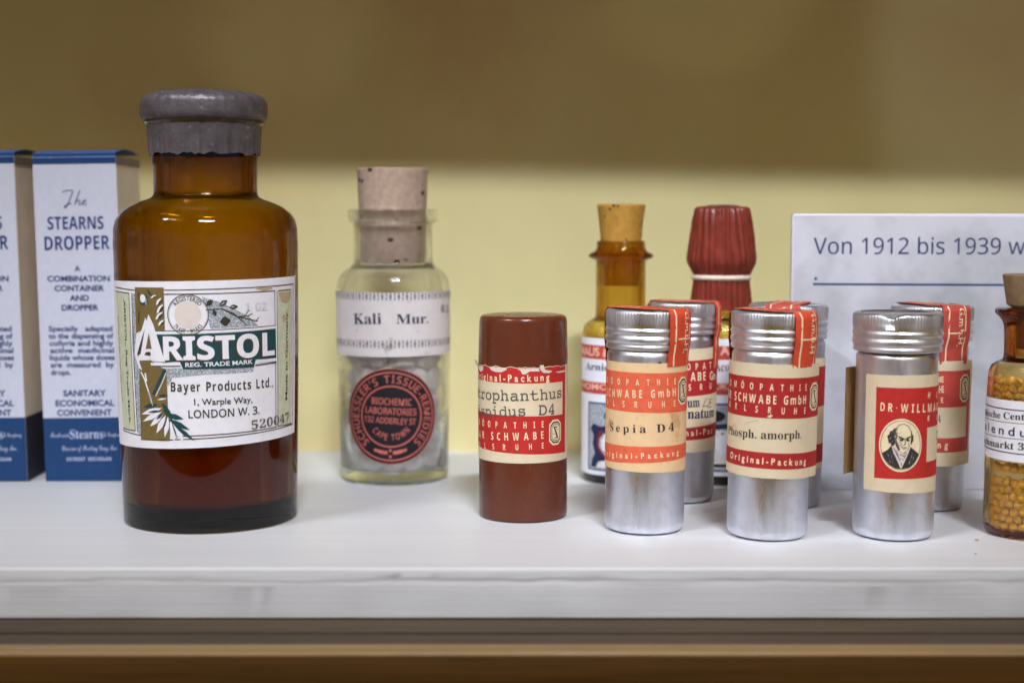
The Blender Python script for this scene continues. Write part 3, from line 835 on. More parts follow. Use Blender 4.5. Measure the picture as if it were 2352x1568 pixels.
# ------------------------------------------------------------------ clear bottle of tablets
def kali():
    V = Vessel(781, 1031, 1117, 'clear_glass_bottle', 'clear corked glass bottle of white tablets with round black and red seal', 'bottle')
    K = [(116, 1098), (121, 1090), (123.5, 1078), (127, 900), (129.5, 720), (129.5, 664), (127, 645), (120, 630), (107, 618), (96, 610), (90.5, 602), (89.5, 590), (89, 520), (91, 512), (101, 509), (102.5, 503), (102.5, 488), (100, 482), (84, 481)]
    pr = V.prof(K); pr = [Vector((p.x, max(p.y, .0003 + .0004 * i))) for i, p in enumerate(pr)]
    zn = V.z(612)
    bore = V.r_at(78, 560)
    bottle(V, 'glass_body', pr, .0022, .0042, M['clear'], (bore, zn))
    ck = [Vector((0, V.z(607))), Vector((bore - .0004, V.z(607))), Vector((bore - .00015, V.z(560))), Vector((bore - .0001, V.z(482))), Vector((V.r_at(80.5, 400), V.z(400))), Vector((V.r_at(82, 388), V.z(388))), Vector((0, V.z(387)))]
    lathe('cork', fillet(ck, .0005, 3), M['cork'], V.root, 96, lambda r, z, a: (r + .00018 * noise.noise(Vector((sin(a) * 5, cos(a) * 5, z * 300))), z + (.0004 * noise.noise(Vector((sin(a) * 7, cos(a) * 7, 4))) if z > V.z(395) else 0)))
    (r0, z0), (r1, z1) = V.hz(128.5, 810), V.hz(130, 668)
    R = (r0 + r1) / 2
    S = V.sheet(R, lambda z: r0 + (z - z0) / (z1 - z0) * (r1 - r0), .00015, .00004, 5)
    S.K = (1300, 620, 2.0107)
    tl, tr = S.uv((95, 1095)), S.uv((995, 1060)); bl, brr = S.uv((97, 1592)), S.uv((1003, 1556))
    top = []; ul, ur = -R * 1.75, R * 1.7
    for k in range(30):
        t = k / 29; u = ur + (ul - ur) * t
        top.append(Vector((u, tl.y + .0002 + .00025 * noise.noise(Vector((u * 700, 0, 2))))))
    S.poly([Vector((ul, bl.y)), Vector((ur, bl.y + .0002))] + top, 'grey', 0)
    for ya, yb in ((1100, 1152), (1484, 1536)):
        va, vb = S.uv((550, ya + 10)).y, S.uv((550, yb + 14)).y
        h = va - vb; n = 44
        for k in range(n):
            u = -R * 1.5 + 3 * R * k / (n - 1)
            def dia(cu, cv, a, b): S.poly([Vector((cu - a, cv)), Vector((cu, cv - b)), Vector((cu + a, cv)), Vector((cu, cv + b))], 'navy', 2)
            if k % 2 == 0:
                dia(u, va - h * .12, h * .16, h * .14); dia(u, va - h * .88, h * .16, h * .14); dia(u, va - h * .5, h * .30, h * .13); dia(u, va - h * .5, h * .12, h * .30)
            else:
                dia(u, va - h * .28, h * .18, h * .13); dia(u, va - h * .72, h * .18, h * .13); dia(u, va - h * .02, h * .11, h * .09); dia(u, va - h * .98, h * .11, h * .09)
    S.text('Kali', (236, 1357), (455, 1356), 84, 'navy', 2, 'serif')
    S.text('Mur.', (572, 1356), (828, 1350), 76, 'navy', 2, 'serif')
    S.text('0.1', (930, 1265), (985, 1262), 60, 'navy', 2, 'serif')
    S.build('paper_label', V.root)
    # round seal
    (r2, z2) = V.hz(125.5, 956)
    S = V.sheet(r2, lambda z: r0 + (z - z0) / (z1 - z0) * (r1 - r0), .00012, .00004, 5)
    S.K = (1300, 1360, 2.529)
    c = S.uv((668, 772)); rad = (S.uv((668, 295)).y - S.uv((668, 1250)).y) / 2
    S.ell(c, rad * 1.015, rad * 1.015, 'coral', 0, 72); S.ell(c, rad, rad, 'black', 1, 72)
    S.ell(c, rad * .945, rad * .945, 'coral', 2, 72, r0=.97); S.ell(c, rad * .655, rad * .655, 'coral', 2, 72, r0=.955)
    S.arc("SCHUESSLER'S TISSUE-REMEDIES", c, rad * .79, 229, -49, rad * .155, 'coral', 3, 'sans', .01, gap=.2)
    S.text('BIOCHEMIC', (477, 640), (872, 660), 66, 'coral', 3, 'sans', .012)
    S.text('LABORATORIES', (417, 730), (918, 758), 66, 'coral', 3, 'sans', .012)
    S.text('132 ADDERLEY ST', (405, 818), (913, 852), 60, 'coral', 3, 'sans', .012)
    S.arc('CAPE TOWN', c, rad * .44, 217, 323, rad * .13, 'coral', 3, 'sans', .01, inside=True, gap=.2)
    for sx in (-1, 1):
        b = c + Vector((-.02 * rad, -.79 * rad))
        for k in range(4): S.leaf(b + Vector((sx * rad * (.06 + .07 * k), rad * .005 * k * k)), b + Vector((sx * rad * (.12 + .075 * k), rad * (.07 + .012 * k))), 34, 'coral', 3)
        S.leaf(b + Vector((sx * .04 * rad, -.01 * rad)), b + Vector((sx * .36 * rad, .09 * rad)), 34, 'coral', 3)
    for dx, dy in ((-.02, -.72), (-.02, -.85)): S.ell(c + Vector((dx * rad, dy * rad)), rad * .03, rad * .03, 'coral', 3, 16)
    S.build('round_seal', V.root)
    # tablets
    def tablet_mesh():
        p = fillet([Vector((0, -.0030)), Vector((.0041, -.0030)), Vector((.0041, .0030)), Vector((0, .0030))], .0009, 4)
        o = lathe('tablet', [Vector((0, p[0].y))] + [q for q in p[1:-1]] + [Vector((0, p[-1].y))], M['tablet'], None, 28)
        return o
    t0 = tablet_mesh(); first = True
    rin = r0 - .0022 - .0045
    zt, zb = V.z(812), .0042
    rnd = random.Random(3)
    z = zb + .0034; row = 0
    while z < zt:
        for k in range(-3, 8):
            if k == 4: continue
            if k < 5: a, rr = k * .62 + (row % 2) * .31 + rnd.uniform(-.06, .06), rin - rnd.uniform(0, .0008)
            else: a, rr = (k - 6) * 1.2 + rnd.uniform(-.1, .1), rin * .28
            o = t0 if first else t0.copy()
            if not first: col.objects.link(o)
            first = False
            o.location = V.c + Vector((rr * sin(a), -rr * cos(a), z + rnd.uniform(-.0008, .0008)))
            o.rotation_euler = (rnd.uniform(0, 3), rnd.uniform(0, 3), rnd.uniform(0, 3))
            tag(o, 'chunky white tablet inside the clear corked bottle', 'tablet', 'white tablets in the clear bottle')
        z += .0069; row += 1
kali()

# ------------------------------------------------------------------ metal tubes
def badge(S, C, hw, hh, layer=3, foot='creamink', ring='dark', z=True):
    """Octagonal trade mark: a rounded octagon ring round a slanted Z with two small words."""
    c = C if isinstance(C, Vector) else S.uv(C)
    def octo(k):
        a, b = hw * k, hh * k
        return [c + Vector(p) for p in ((-a * .45, -b), (a * .45, -b), (a, -b * .66), (a, b * .66), (a * .45, b), (-a * .45, b), (-a, b * .66), (-a, -b * .66))]
    S.poly(octo(1.0), foot, layer)
    S.poly(octo(.84), ring, layer + 1); S.poly(octo(.72), foot, layer + 2); S.poly(octo(.64), ring, layer + 3); S.poly(octo(.585), foot, layer + 4)
    q = lambda x, y: c + Vector((x * hw, y * hh))
    S.poly([q(-.36, .46), q(.26, .46), q(.26, .38), q(-.14, .36), q(.38, -.38), q(.30, -.46), q(-.26, -.46), q(-.26, -.40), q(.12, -.38), q(-.36, .38)], ring, layer + 5)
    k = S.K; 
    cap = hh * .12
    S.add([q(-.46, -.16) + Vector((p.x * hw * .30, p.y * cap * 1.4)) for p in glyphs('Dr')[0]], glyphs('Dr')[1], ring, layer + 5)
    S.add([q(.16, .16) + Vector((p.x * hw * .34, p.y * cap * 1.4)) for p in glyphs('W')[0]], glyphs('W')[1], ring, layer + 5)

def tube(V, rb, rc, y_captop, y_capbot, y_neck, alu, capmat, dent=None, z_foot=0.0):
    """Aluminium tube with a knurled screw cap; rb, rc radii of body and cap."""
    zt, zb = V.z(y_captop), V.z(y_capbot); H = zt - zb
    body = [(0, .0006), (rb * .86, .0003), (rb * .95, .0006), (rb, .0022), (rb, zb - .0030), (rb * 1.0, zb - .0012), (rb * .93, zb), (rb * .93, zt - .002), (0, zt - .002)]
    lathe('tube_body', fillet([Vector(p) for p in body], .0010, 3), M[alu], V.root, 96)
    k0, k1 = zb + H * .60, zb + H * .925
    pr = [(rc * .90, zb), (rc * .975, zb + H * .02), (rc * .985, zb + H * .09), (rc * .965, zb + H * .145), (rc * .965, zb + H * .17), (rc * 1.0, zb + H * .23), (rc * 1.0, zb + H * .30), (rc * .97, zb + H * .36), (rc * .97, zb + H * .385),
          (rc * 1.0, zb + H * .45), (rc * 1.0, zb + H * .50), (rc * .965, zb + H * .555), (rc * .98, k0)]
    pr = fillet([Vector(p) for p in pr], .0006, 3)
    pr += [Vector((rc * .985, k0 + (k1 - k0) * i / 3)) for i in range(1, 4)]
    pr += [Vector(p) for p in ((rc * .975, zb + H * .955), (rc * .95, zb + H * .98), (rc * .90, zt), (rc * .86, zt), (rc * .83, zt - .0004), (0, zt - .0004))]
    def warp(r, z, a):
        if k0 + 1e-6 < z < k1 - 1e-6 or abs(z - k1) < 1e-6: r += .00010 * (1 if int(round(a / (2 * pi) * 320)) % 4 < 2 else -1)
        r += .00012 * noise.noise(Vector((sin(a) * 2.5 + V.c.x * 90, cos(a) * 2.5, z * 500)))
        if dent and z > zt - .0036:
            g = math.exp(-((a - dent) / .16) ** 2)
            z -= g * .0011 * max(0, (z - zt + .0036) / .0036); r -= g * .0009
        return r, z
    lathe('screw_cap', pr, M[capmat], V.root, 320, warp, 50)
    return zt, zb

def strip(V, az, width, rb, rc, zlow, zt, zb, ink_m, letters, name='seal_strip', zlow2=None, stand=.0003, back=True, flip=False):
    """Paper seal running from the label up over the cap and down the far side."""
    a = radians(az); A = Vector((sin(a), -cos(a), 0)); B = Vector((cos(a), sin(a), 0))
    s_ = stand
    up = [(rb + s_, zlow), (rb + s_ * 1.2, zb - .0012), (rc + s_, zb + .0022), (rc + s_ * 1.1, zb + .0055), (rc + s_ * .9, zt - .0012), (rc - .0006, zt + .0002)]
    dn = [(-r, z) for r, z in reversed(up)]
    dn[-1] = (-(rb + s_), zlow2 if zlow2 is not None else zlow)
    pts = [Vector(p) for p in up + [(0, zt + .00012)] + dn]
    L = [0]
    for p, q in zip(pts, pts[1:]): L.append(L[-1] + (q - p).length)
    def fn(u, v, layer):
        v = max(0, min(L[-1] - 1e-9, v))
        i = max(k for k in range(len(L) - 1) if L[k] <= v)
        t = (v - L[i]) / (L[i + 1] - L[i]); p = pts[i].lerp(pts[i + 1], t)
        lift = layer * .00003
        sc = sqrt(max(rc * rc - u * u, 1e-12)) / rc
        side = abs(p.x) / rc
        rho = p.x * (sc if side > .3 else 1 - (1 - sc) * side / .3)
        crinkle = .00012 * noise.noise(Vector((u * 900, v * 500, az)))
        return A * (rho + math.copysign(lift + crinkle, p.x) * min(1, side * 2)) + B * u + Vector((0, 0, p.y + (lift + abs(crinkle) if i in (5, 6) else 0)))
    S = Sheet(fn, None, V.D, width / 8); h = width / 2
    end = L[-1] if back else L[6]
    def band(u0, u1, v0, v1, m, layer):
        n = 26
        vs, fs = [], []
        cuts = sorted(set([v0, v1] + [l for l in L if v0 < l < v1] + [v0 + (v1 - v0) * k / n for k in range(1, n)]))
        for v in cuts: vs += [Vector((u0, v)), Vector((u1, v))]
        for k in range(len(cuts) - 1): fs.append((2 * k, 2 * k + 1, 2 * k + 3, 2 * k + 2))
        S.add(vs, fs, m, layer)
    band(-h, h, 0, end, ink_m, 0)
    for u0 in (-h * .72, h * .46): band(u0, u0 + width * .045, 0, end, 'creamink', 1)
    vm = L[2] + .001
    S.add([Vector((-h * .72, vm)), Vector((h * .46, vm)), Vector((h * .46, vm + .0004)), Vector((-h * .72, vm + .0004))], [(0, 1, 2, 3)], 'creamink', 1)
    if letters:
        top = L[5] - .0008; g = glyphs(letters, 'd', .015); x0, x1 = xspan(g)
        ln = min(top - .0022, .0118); sx = ln / (x1 - x0); sy = width * .20 / cap_h('d')
        S.add([Vector((-h * .02 + p.y * sy, top - (p.x - x0) * sx)) for p in g[0]], g[1], 'creamink', 2)
        S.add([Vector((-h * .02 + p.y * sy, L[6] + .002 + ln - (p.x - x0) * sx)) for p in g[0]], g[1], 'creamink', 2)
    return S.build(name, V.root)

GT = 'aluminium pill tubes with red paper labels'
def wraprow(S, V, pts_top, pts_bot, mat, layer, ul=None, ur=None):
    """A band round the tube between an upper and a lower edge, each given by a middle and a right (or left) point."""
    a, b = S.uv(pts_top[0]), S.uv(pts_top[1]); c, d = S.uv(pts_bot[0]), S.uv(pts_bot[1])
    ex = lambda A, B, u: A + (B - A) * ((u - A.x) / (B.x - A.x))
    S.poly([ex(c, d, ul), ex(c, d, ur), ex(a, b, ur), ex(a, b, ul)], mat, layer)

def rag(S, V, top, bot, mat, ul, ur, amp=.00012, seed=1):
    """A label sheet with slightly ragged upper and lower edges."""
    a, b = S.uv(top[0]), S.uv(top[1]); c, d = S.uv(bot[0]), S.uv(bot[1])
    ex = lambda A, B, u: A + (B - A) * ((u - A.x) / (B.x - A.x))
    n = 40; lo, hi = [], []
    for k in range(n + 1):
        u = ul + (ur - ul) * k / n
        lo.append(ex(c, d, u) + Vector((0, amp * noise.noise(Vector((u * 1500, seed, 0))))))
        hi.append(ex(a, b, u) + Vector((0, amp * noise.noise(Vector((u * 1500, seed, 7))))))
    vs = lo + hi
    S.add(vs, [(k, k + 1, n + 2 + k, n + 1 + k) for k in range(n)], mat, 0)

def sepia():
    V = Vessel(1388, 1570, 1232, 'pill_tube', 'front metal tube with faded orange label, nearest the brown tube', 'tube', GT, .6)
    rb = V.r; rc = V.r_at(97, 740)
    zt, zb = tube(V, rb, rc, 708, 799, 800, 'alu', 'alucap')
    S = V.sheet(rb, None, .00018)
    S.K = (2300, 1180, 3.016)
    K2 = (2300, 1650, 2.851)
    t0, t1 = S.uv((800, 822)), S.uv((1340, 795))
    S.K = K2; b0, b1 = S.uv((800, 682)), S.uv((1225, 652))
    ul, ur = -rb * 2.0, rb * 1.60
    rag(S, V, (t0, t1), (b0, b1), 'tan', ul, ur)
    S.K = (2300, 1180, 3.016)
    wraprow(S, V, ((850, 940), (1355, 907)), ((850, 1420), (1340, 1387)), 'orange', 1, ul, ur)
    S.K = K2
    wraprow(S, V, ((760, 388), (1245, 342)), ((760, 575), (1240, 503)), 'orange', 1, ul, ur)
    S.text('riginal-Packung', (372, 492), (1175, 478), 62, 'creamink', 2, 'd', .026, wx=.82, pre='O')
    S.text('Sepia D4', (405, 205), (1125, 205), 92, 'dark', 2, 'serif', sp=1.5)
    S.poly([(1080, 10), (1180, 0), (1200, 120), (1170, 330), (1110, 330), (1110, 160)], 'tanstain', 1)
    S.K = (2300, 1180, 3.016)
    S.text('ÖOPATHIE', (440, 1068), (1212, 1074), 76, 'creamink', 2, 'bold', 0, wx=.58, pre='HOM')
    S.text('CHWABE GmbH', (415, 1218), (1210, 1214), 96, 'creamink', 2, 'bold', 0, wx=.62, pre='WILLMAR S')
    S.text('LSRUHE', (468, 1336), (1205, 1340), 76, 'creamink', 2, 'bold', 0, wx=.58, pre='KAR')
    badge(S, (1297, 1150), rb * .215, S.px(172))
    S.poly([(1000, 808), (1040, 806), (1045, 824), (1005, 828)], 'brown_ink', 1)
    S.build('label', V.root)
    strip(V, 53, .0115, rb, rc, t0.y - .001, zt, zb, 'oseal', 'G.m.b.H.')
sepia()

def phosph():
    V = Vessel(1668, 1853, 1246, 'pill_tube', 'front metal tube with deep red and cream label, middle of the three front tubes', 'tube', GT, 1.0)
    rb = V.r; rc = V.r_at(97, 745)
    zt, zb = tube(V, rb, rc, 713, 800, 800, 'alu', 'alucap')
    R = rb + .0004
    S = V.sheet(R, lambda z: R, .0002)
    S.K = (2840, 1180, 3.016); K2 = (2840, 1650, 2.852)
    t0, t1 = S.uv((800, 838)), S.uv((350, 800))
    S.K = K2; b0, b1 = S.uv((750, 756)), S.uv((260, 685))
    ul, ur = -R * 2.0, R * 1.5
    # the right-hand end of this label stands off the tube
    f0 = S.fn; ua = R * .85
    def flap(u, v, layer):
        if u <= ua: return f0(u, v, layer)
        p = f0(ua, v, layer); a = ua / R
        k = u - ua; a2 = a + k / (R * 2.2)
        return p + Vector((cos((a + a2) / 2), sin((a + a2) / 2), 0)) * k
    S.fn = flap
    rag(S, V, (t0, t1), (b0, b1), 'cream', ul, ur, seed=5)
    S.K = (2840, 1180, 3.016)
    wraprow(S, V, ((800, 1000), (300, 955)), ((800, 1490), (290, 1432)), 'red2', 1, ul, ur)
    S.text('MÖOPATHIE', (300, 1105), (1160, 1150), 80, 'creamink', 2, 'bold', 0, wx=.58, pre='HO')
    S.text('SCHWABE GmbH', (303, 1262), (1150, 1312), 104, 'creamink', 2, 'bold', 0, wx=.62, pre='WILLMAR ')
    S.text('RLSRUHE', (310, 1372), (1145, 1430), 80, 'creamink', 2, 'bold', 0, wx=.58, pre='KA')
    c = S.uv((1150, 1240))
    badge(S, Vector((R * 1.16, c.y)), R * .24, S.px(172))
    S.K = K2
    wraprow(S, V, ((730, 462), (250, 392)), ((730, 645), (250, 577)), 'red2', 1, ul, ur)
    S.text('Original-Packung', (238, 512), (1085, 588), 72, 'creamink', 2, 'd', .026, wx=.82)
    S.text('Phosph. amorph.', (215, 238), (1040, 290), 96, 'dark', 2, 'serif')
    S.text('D4', (1048, 292), (1092, 288), 96, 'faint', 2, 'd')
    S.path([(395, 135), (460, 108), (560, 88)], 6, 'stip', 1)
    S.poly([(650, 45), (690, 20), (720, 30), (690, 62)], 'tear', 2)
    S.build('label', V.root)
    strip(V, 47, .0115, rb, rc, t0.y - .001, zt, zb, 'oseal', 'G.m.b.H.', stand=.0006, zlow2=V.z(855))
phosph()

def willmar():
    V = Vessel(1956, 2144, 1246, 'pill_tube', 'front metal tube with an oval portrait on its red label, cap dented', 'tube', GT, .2)
    rb = V.r; rc = V.r_at(102, 750)
    zt, zb = tube(V, rb, rc, 716, 805, 810, 'alu', 'alucap', dent=2 * pi - .42)
    S = V.sheet(rb, None, .00018)
    S.K = (3340, 1180, 3.016); K2 = (3340, 1650, 2.852)
    t0, t1 = S.uv((800, 970)), S.uv((385, 947))
    S.K = K2; b0, b1 = S.uv((800, 918)), S.uv((335, 865))
    ul, ur = (S.uv((331, 800)).x + t1.x) / 2, rb * 1.55
    rag(S, V, (t0, t1), (b0, b1), 'cream', ul, ur, .0001, 9)
    S.K = (3340, 1180, 3.016); rt0, rt1 = S.uv((880, 1120)), S.uv((510, 1107)); rl = S.uv((505, 1110)).x
    S.K = K2; rb0, rb1 = S.uv((750, 757)), S.uv((455, 740))
    wraprow(S, V, (rt0, rt1), (rb0, rb1), 'red', 1, rl, ur)
    # oval portrait, engraved
    c = S.uv((755, 372)); hh = S.px(292); hw = hh * .80
    S.ell(c, hw * 1.02, hh * 1.02, 'creamink', 2, 64); S.ell(c, hw * .95, hh * .95, 'stamp', 3, 64); S.ell(c, hw * .915, hh * .93, 'creamink', 4, 64)
    q = lambda x, y: c + Vector((x * hw, y * hh))
    pl = lambda pts, m, l: S.poly([q(*p) for p in pts], m, l)
    st = lambda a, b, w, m, l: S.line(q(*a), q(*b), w, m, l)
    pl([(-.86, -.33), (-.60, -.18), (-.44, -.02), (-.30, -.3), (-.02, -.86), (.05, -.87), (.34, -.3), (.44, -.06), (.62, -.18), (.86, -.33), (.70, -.62), (.42, -.84), (.10, -.91), (-.2, -.9), (-.5, -.78), (-.74, -.55)], 'dark', 5)
    pl([(-.46, .06), (-.34, -.3), (-.02, -.83), (.33, -.32), (.42, .0), (.2, -.2), (-.2, -.12)], 'pinkdisc', 5)
    for a, b in (((-.34, -.1), (-.12, -.45)), ((-.22, -.18), (-.04, -.62)), ((-.05, -.35), (.16, -.42)), ((-.04, -.5), (.14, -.56)), ((.02, -.66), (.06, -.8)), ((.30, -.15), (.12, -.34)), ((.26, -.3), (.14, -.5))): st(a, b, 9, 'stamp', 6)
    for a, b in (((-.6, -.3), (-.45, -.72)), ((-.48, -.2), (-.34, -.7)), ((.56, -.26), (.38, -.72)), ((.66, -.34), (.5, -.66))): st(a, b, 6, 'stamp', 6)
    pl([(-.60, .22), (-.64, .34), (-.54, .42), (-.52, .52), (-.40, .56), (-.30, .68), (-.22, .50), (-.26, .10), (-.34, -.02), (-.44, -.04), (-.46, .06), (-.56, .08)], 'dark', 6)
    pl([(.40, .60), (.47, .54), (.49, .44), (.57, .38), (.55, .26), (.58, .18), (.50, .12), (.48, .04), (.40, .08)], 'dark', 6)
    for a, b, w in (((-.66, .30), (-.48, .46), 16), ((-.60, .16), (-.40, .36), 18), ((-.50, .04), (-.34, .22), 16), ((-.46, .44), (-.32, .56), 14), ((.46, .46), (.56, .34), 14), ((.46, .26), (.56, .20), 14), ((.44, .12), (.52, .12), 10)): S.leaf(q(*a), q(*b), w * .62, 'stamp', 7)
    face = [(-.32, .40), (-.26, .62), (-.10, .78), (.10, .81), (.30, .73), (.42, .54), (.44, .30), (.42, .10), (.36, -.06), (.24, -.22), (.06, -.28), (-.10, -.20), (-.22, -.02), (-.28, .18)]
    pl([(x * 1.07 - .006, y * 1.03 + .0) for x, y in face], 'dark', 8); pl(face, 'creamink', 9)
    pl([(-.32, .40), (-.26, .60), (-.16, .70), (-.22, .52), (-.16, .36), (-.22, .22), (-.14, .06), (-.04, -.16), (-.10, -.20), (-.22, -.02), (-.28, .18)], 'stamp', 10)
    for k in range(5): st((-.20 + .02 * k, .50 - .12 * k), (-.08 + .02 * k, .46 - .12 * k), 5, 'stamp', 10)
    for a, b, w in (((-.12, .33), (.12, .24), 20), ((.20, .24), (.42, .34), 18), ((.15, .26), (.19, .06), 7), ((.19, .06), (.10, .01), 10), ((.0, -.07), (.26, -.08), 9), ((.06, -.13), (.20, -.13), 6), ((-.04, .12), (.04, -.02), 5), ((.34, .12), (.30, -.04), 5)): st(a, b, w, 'dark', 11)
    for x in (.0, .30): S.ell(q(x, .20), hw * .085, hh * .038, 'dark', 11, 14)
    # lettering and the blank window
    S.K = (3340, 1180, 3.016)
    S.text('HO', (1115, 1245), (1228, 1240), 76, 'creamink', 2, 'bold', 0, wx=.58, suf='MÖOPATHIE')
    S.text('DR·WILLMA', (552, 1395), (1205, 1400), 100, 'creamink', 2, 'bold', 0, wx=.62, suf='R SCHWABE')
    S.text('KA', (1112, 1518), (1225, 1508), 68, 'creamink', 2, 'bold', 0, wx=.58, suf='RLSRUHE')
    S.K = K2
    a, b = S.uv((1048, 170)), S.uv((1042, 560))
    S.poly([Vector((a.x, b.y)), Vector((ur, b.y + .0002)), Vector((ur, a.y + .0003)), a], 'cream', 2)
    S.text('1', (1146, 300), (1170, 298), 95, 'dark', 3, 'serif')
    lab = S.build('label', V.root)
    # the loose far end of the label, standing off behind on the left
    zt_, zb_ = V.z(846) , V.z(1092)
    vs, fs = [], []
    n = 8
    for k in range(n + 1):
        a = radians(-128 + 30 * k / n); r = rb + .0002 + .0026 * (k / n) ** 1.3
        vs += [Vector((r * sin(a), -r * cos(a), zb_)), Vector((r * sin(a), -r * cos(a), zt_))]
    for k in range(n): fs.append((2 * k, 2 * k + 1, 2 * k + 3, 2 * k + 2))
    mesh_obj('loose_end', vs, fs, simple('paper_back', lin(150, 112, 66, 1.0), .8), None, lab)
willmar()

def tube_a():
    V = Vessel(1484, 1638, 1159, 'pill_tube', 'metal tube half hidden behind the orange labelled tube, with a bright ribbed cap', 'tube', GT, .8)
    rb = V.r; rc = V.r_at(82.5, 715)
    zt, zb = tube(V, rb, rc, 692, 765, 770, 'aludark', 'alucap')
    S = V.sheet(rb, None, .00018)
    S.K = (2560, 1180, 1.7825)
    ul, ur = -rb * 2, rb * 1.6
    rag(S, V, ((365, 385), (535, 365)), ((340, 1120), (515, 1102)), 'cream', ul, ur, seed=3)
    wraprow(S, V, ((365, 468), (535, 446)), ((345, 722), (525, 696)), 'red2', 1, ul, ur)
    wraprow(S, V, ((345, 945), (520, 912)), ((335, 1035), (515, 1008)), 'red2', 1, ul, ur)
    S.text('PAT', (395, 533), (505, 522), 48, 'creamink', 2, 'bold', 0, wx=.58, pre='HOMÖO', suf='')
    S.text('H', (524, 520), (536, 518), 48, 'creamink', 2, 'bold')
    S.text('ABE', (360, 613), (466, 606), 62, 'creamink', 2, 'bold', 0, wx=.62)
    S.text('Gm', (492, 603), (534, 600), 58, 'creamink', 2, 'd', .02)
    S.text('SRU', (346, 680), (506, 668), 46, 'creamink', 2, 'bold', 0, wx=.58)
    S.text('um', (338, 800), (424, 794), 66, 'navy', 2, 'serif', .01)
    S.path([(470, 735), (455, 770), (445, 795), (460, 790), (480, 788)], 5, 'dark', 2); S.path([(515, 738), (495, 745), (490, 765), (505, 762), (485, 780), (480, 800), (505, 795)], 5, 'dark', 2); S.line((480, 735), (485, 745), 4, 'dark', 2)
    S.text('natum', (338, 880), (524, 864), 70, 'navy', 2, 'serif', .01)
    S.text('nal-Pac', (324, 1003), (512, 982), 42, 'creamink', 2, 'd', .026, wx=.82, pre='Origi')
    S.build('label', V.root)
    strip(V, 76, .0098, rb, rc, V.z(835), zt, zb, 'oseal', None, stand=.0004)
tube_a()

def tube_b():
    V = Vessel(1712, 1884, 1172, 'pill_tube', 'metal tube almost hidden behind the middle front tube, red seal across its lid', 'tube', GT, .8)
    rb = V.r; rc = V.r_at(91, 715)
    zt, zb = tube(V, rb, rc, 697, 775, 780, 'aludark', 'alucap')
    S = V.sheet(rb, None, .00018)
    S.K = (2840, 1180, 3.016)
    ul, ur = -rb * 1.5, rb * 2.0
    z = V.z
    for y0, y1, m, l in ((815, 1065, 'cream', 0), (835, 925, 'red2', 1), (1010, 1052, 'red2', 1)):
        S.poly([Vector((ul, z(y1))), Vector((ur, z(y1))), Vector((ur, z(y0))), Vector((ul, z(y0)))], m, l)
    S.build('label', V.root)
    strip(V, -20, .0105, rb, rc, z(830), zt, zb, 'rseal', 'G.m.b.H.', stand=.0004)
tube_b()

def tube_c():
    V = Vessel(2040, 2212, 1177, 'pill_tube', 'metal tube behind the portrait label, red seal strip down its right front', 'tube', GT, .6)
    rb = V.r; rc = V.r_at(92.5, 725)
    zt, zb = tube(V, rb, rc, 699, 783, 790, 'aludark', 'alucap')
    R = rb + .0003
    S = V.sheet(R, None, .0002)
    S.K = (3340, 1180, 3.016); K2 = (3340, 1650, 2.852)
    f0 = S.fn; ua = R * .72
    def flap(u, v, layer):
        if u <= ua: return f0(u, v, layer)
        p = f0(ua, v, layer); a = ua / R; k = u - ua
        return p + Vector((cos(a + k / (R * 3)), sin(a + k / (R * 3)), 0)) * k
    S.fn = flap
    z = V.z
    zt0, zb0 = S.uv((1300, 797)).y, z(1056)
    ul, ur = -R * 1.9, R * 1.28
    rag(S, V, (Vector((0, zt0)), Vector((1, zt0))), (Vector((0, zb0)), Vector((1, zb0))), 'cream', ul, ur, .0001, 11)
    rz0 = S.uv((1400, 915)).y; S.K = K2; rz1 = S.uv((1250, 455)).y; wz1 = S.uv((1250, 290)).y; S.K = (3340, 1180, 3.016); wz0 = S.uv((1350, 1355)).y
    rr = R * 1.10
    S.poly([Vector((ul, rz1)), Vector((rr, rz1)), Vector((rr, rz0)), Vector((ul, rz0))], 'red3', 1)
    wr = R * .92
    S.poly([Vector((ul, wz1)), Vector((wr, wz1)), Vector((wr, wz0)), Vector((ul, wz0))], 'cream', 2)
    b = S.uv((1440, 1130)); badge(S, Vector((R * .78, b.y)), S.px(96), S.px(165))
    S.text('E', (1284, 1050), (1312, 1048), 66, 'creamink', 2, 'd', .02, pre='HOMÖOPATHI')
    S.text('HE', (1262, 1178), (1314, 1174), 78, 'creamink', 2, 'd', .02, pre='SCHWA')
    S.text('E', (1280, 1298), (1306, 1296), 60, 'creamink', 2, 'd', .02)
    S.text('4', (1244, 1532), (1274, 1530), 78, 'navy', 3, 'serif', pre='D ')
    S.K = K2
    S.text('ng', (1168, 402), (1284, 404), 72, 'creamink', 2, 'd', .026, wx=.82, pre='Original-Packu')
    S.build('label', V.root)
    strip(V, 22, .0100, rb, rc, zt0 - .001, zt, zb, 'rseal', 'G.m.b.H.', stand=.0004)
tube_c()

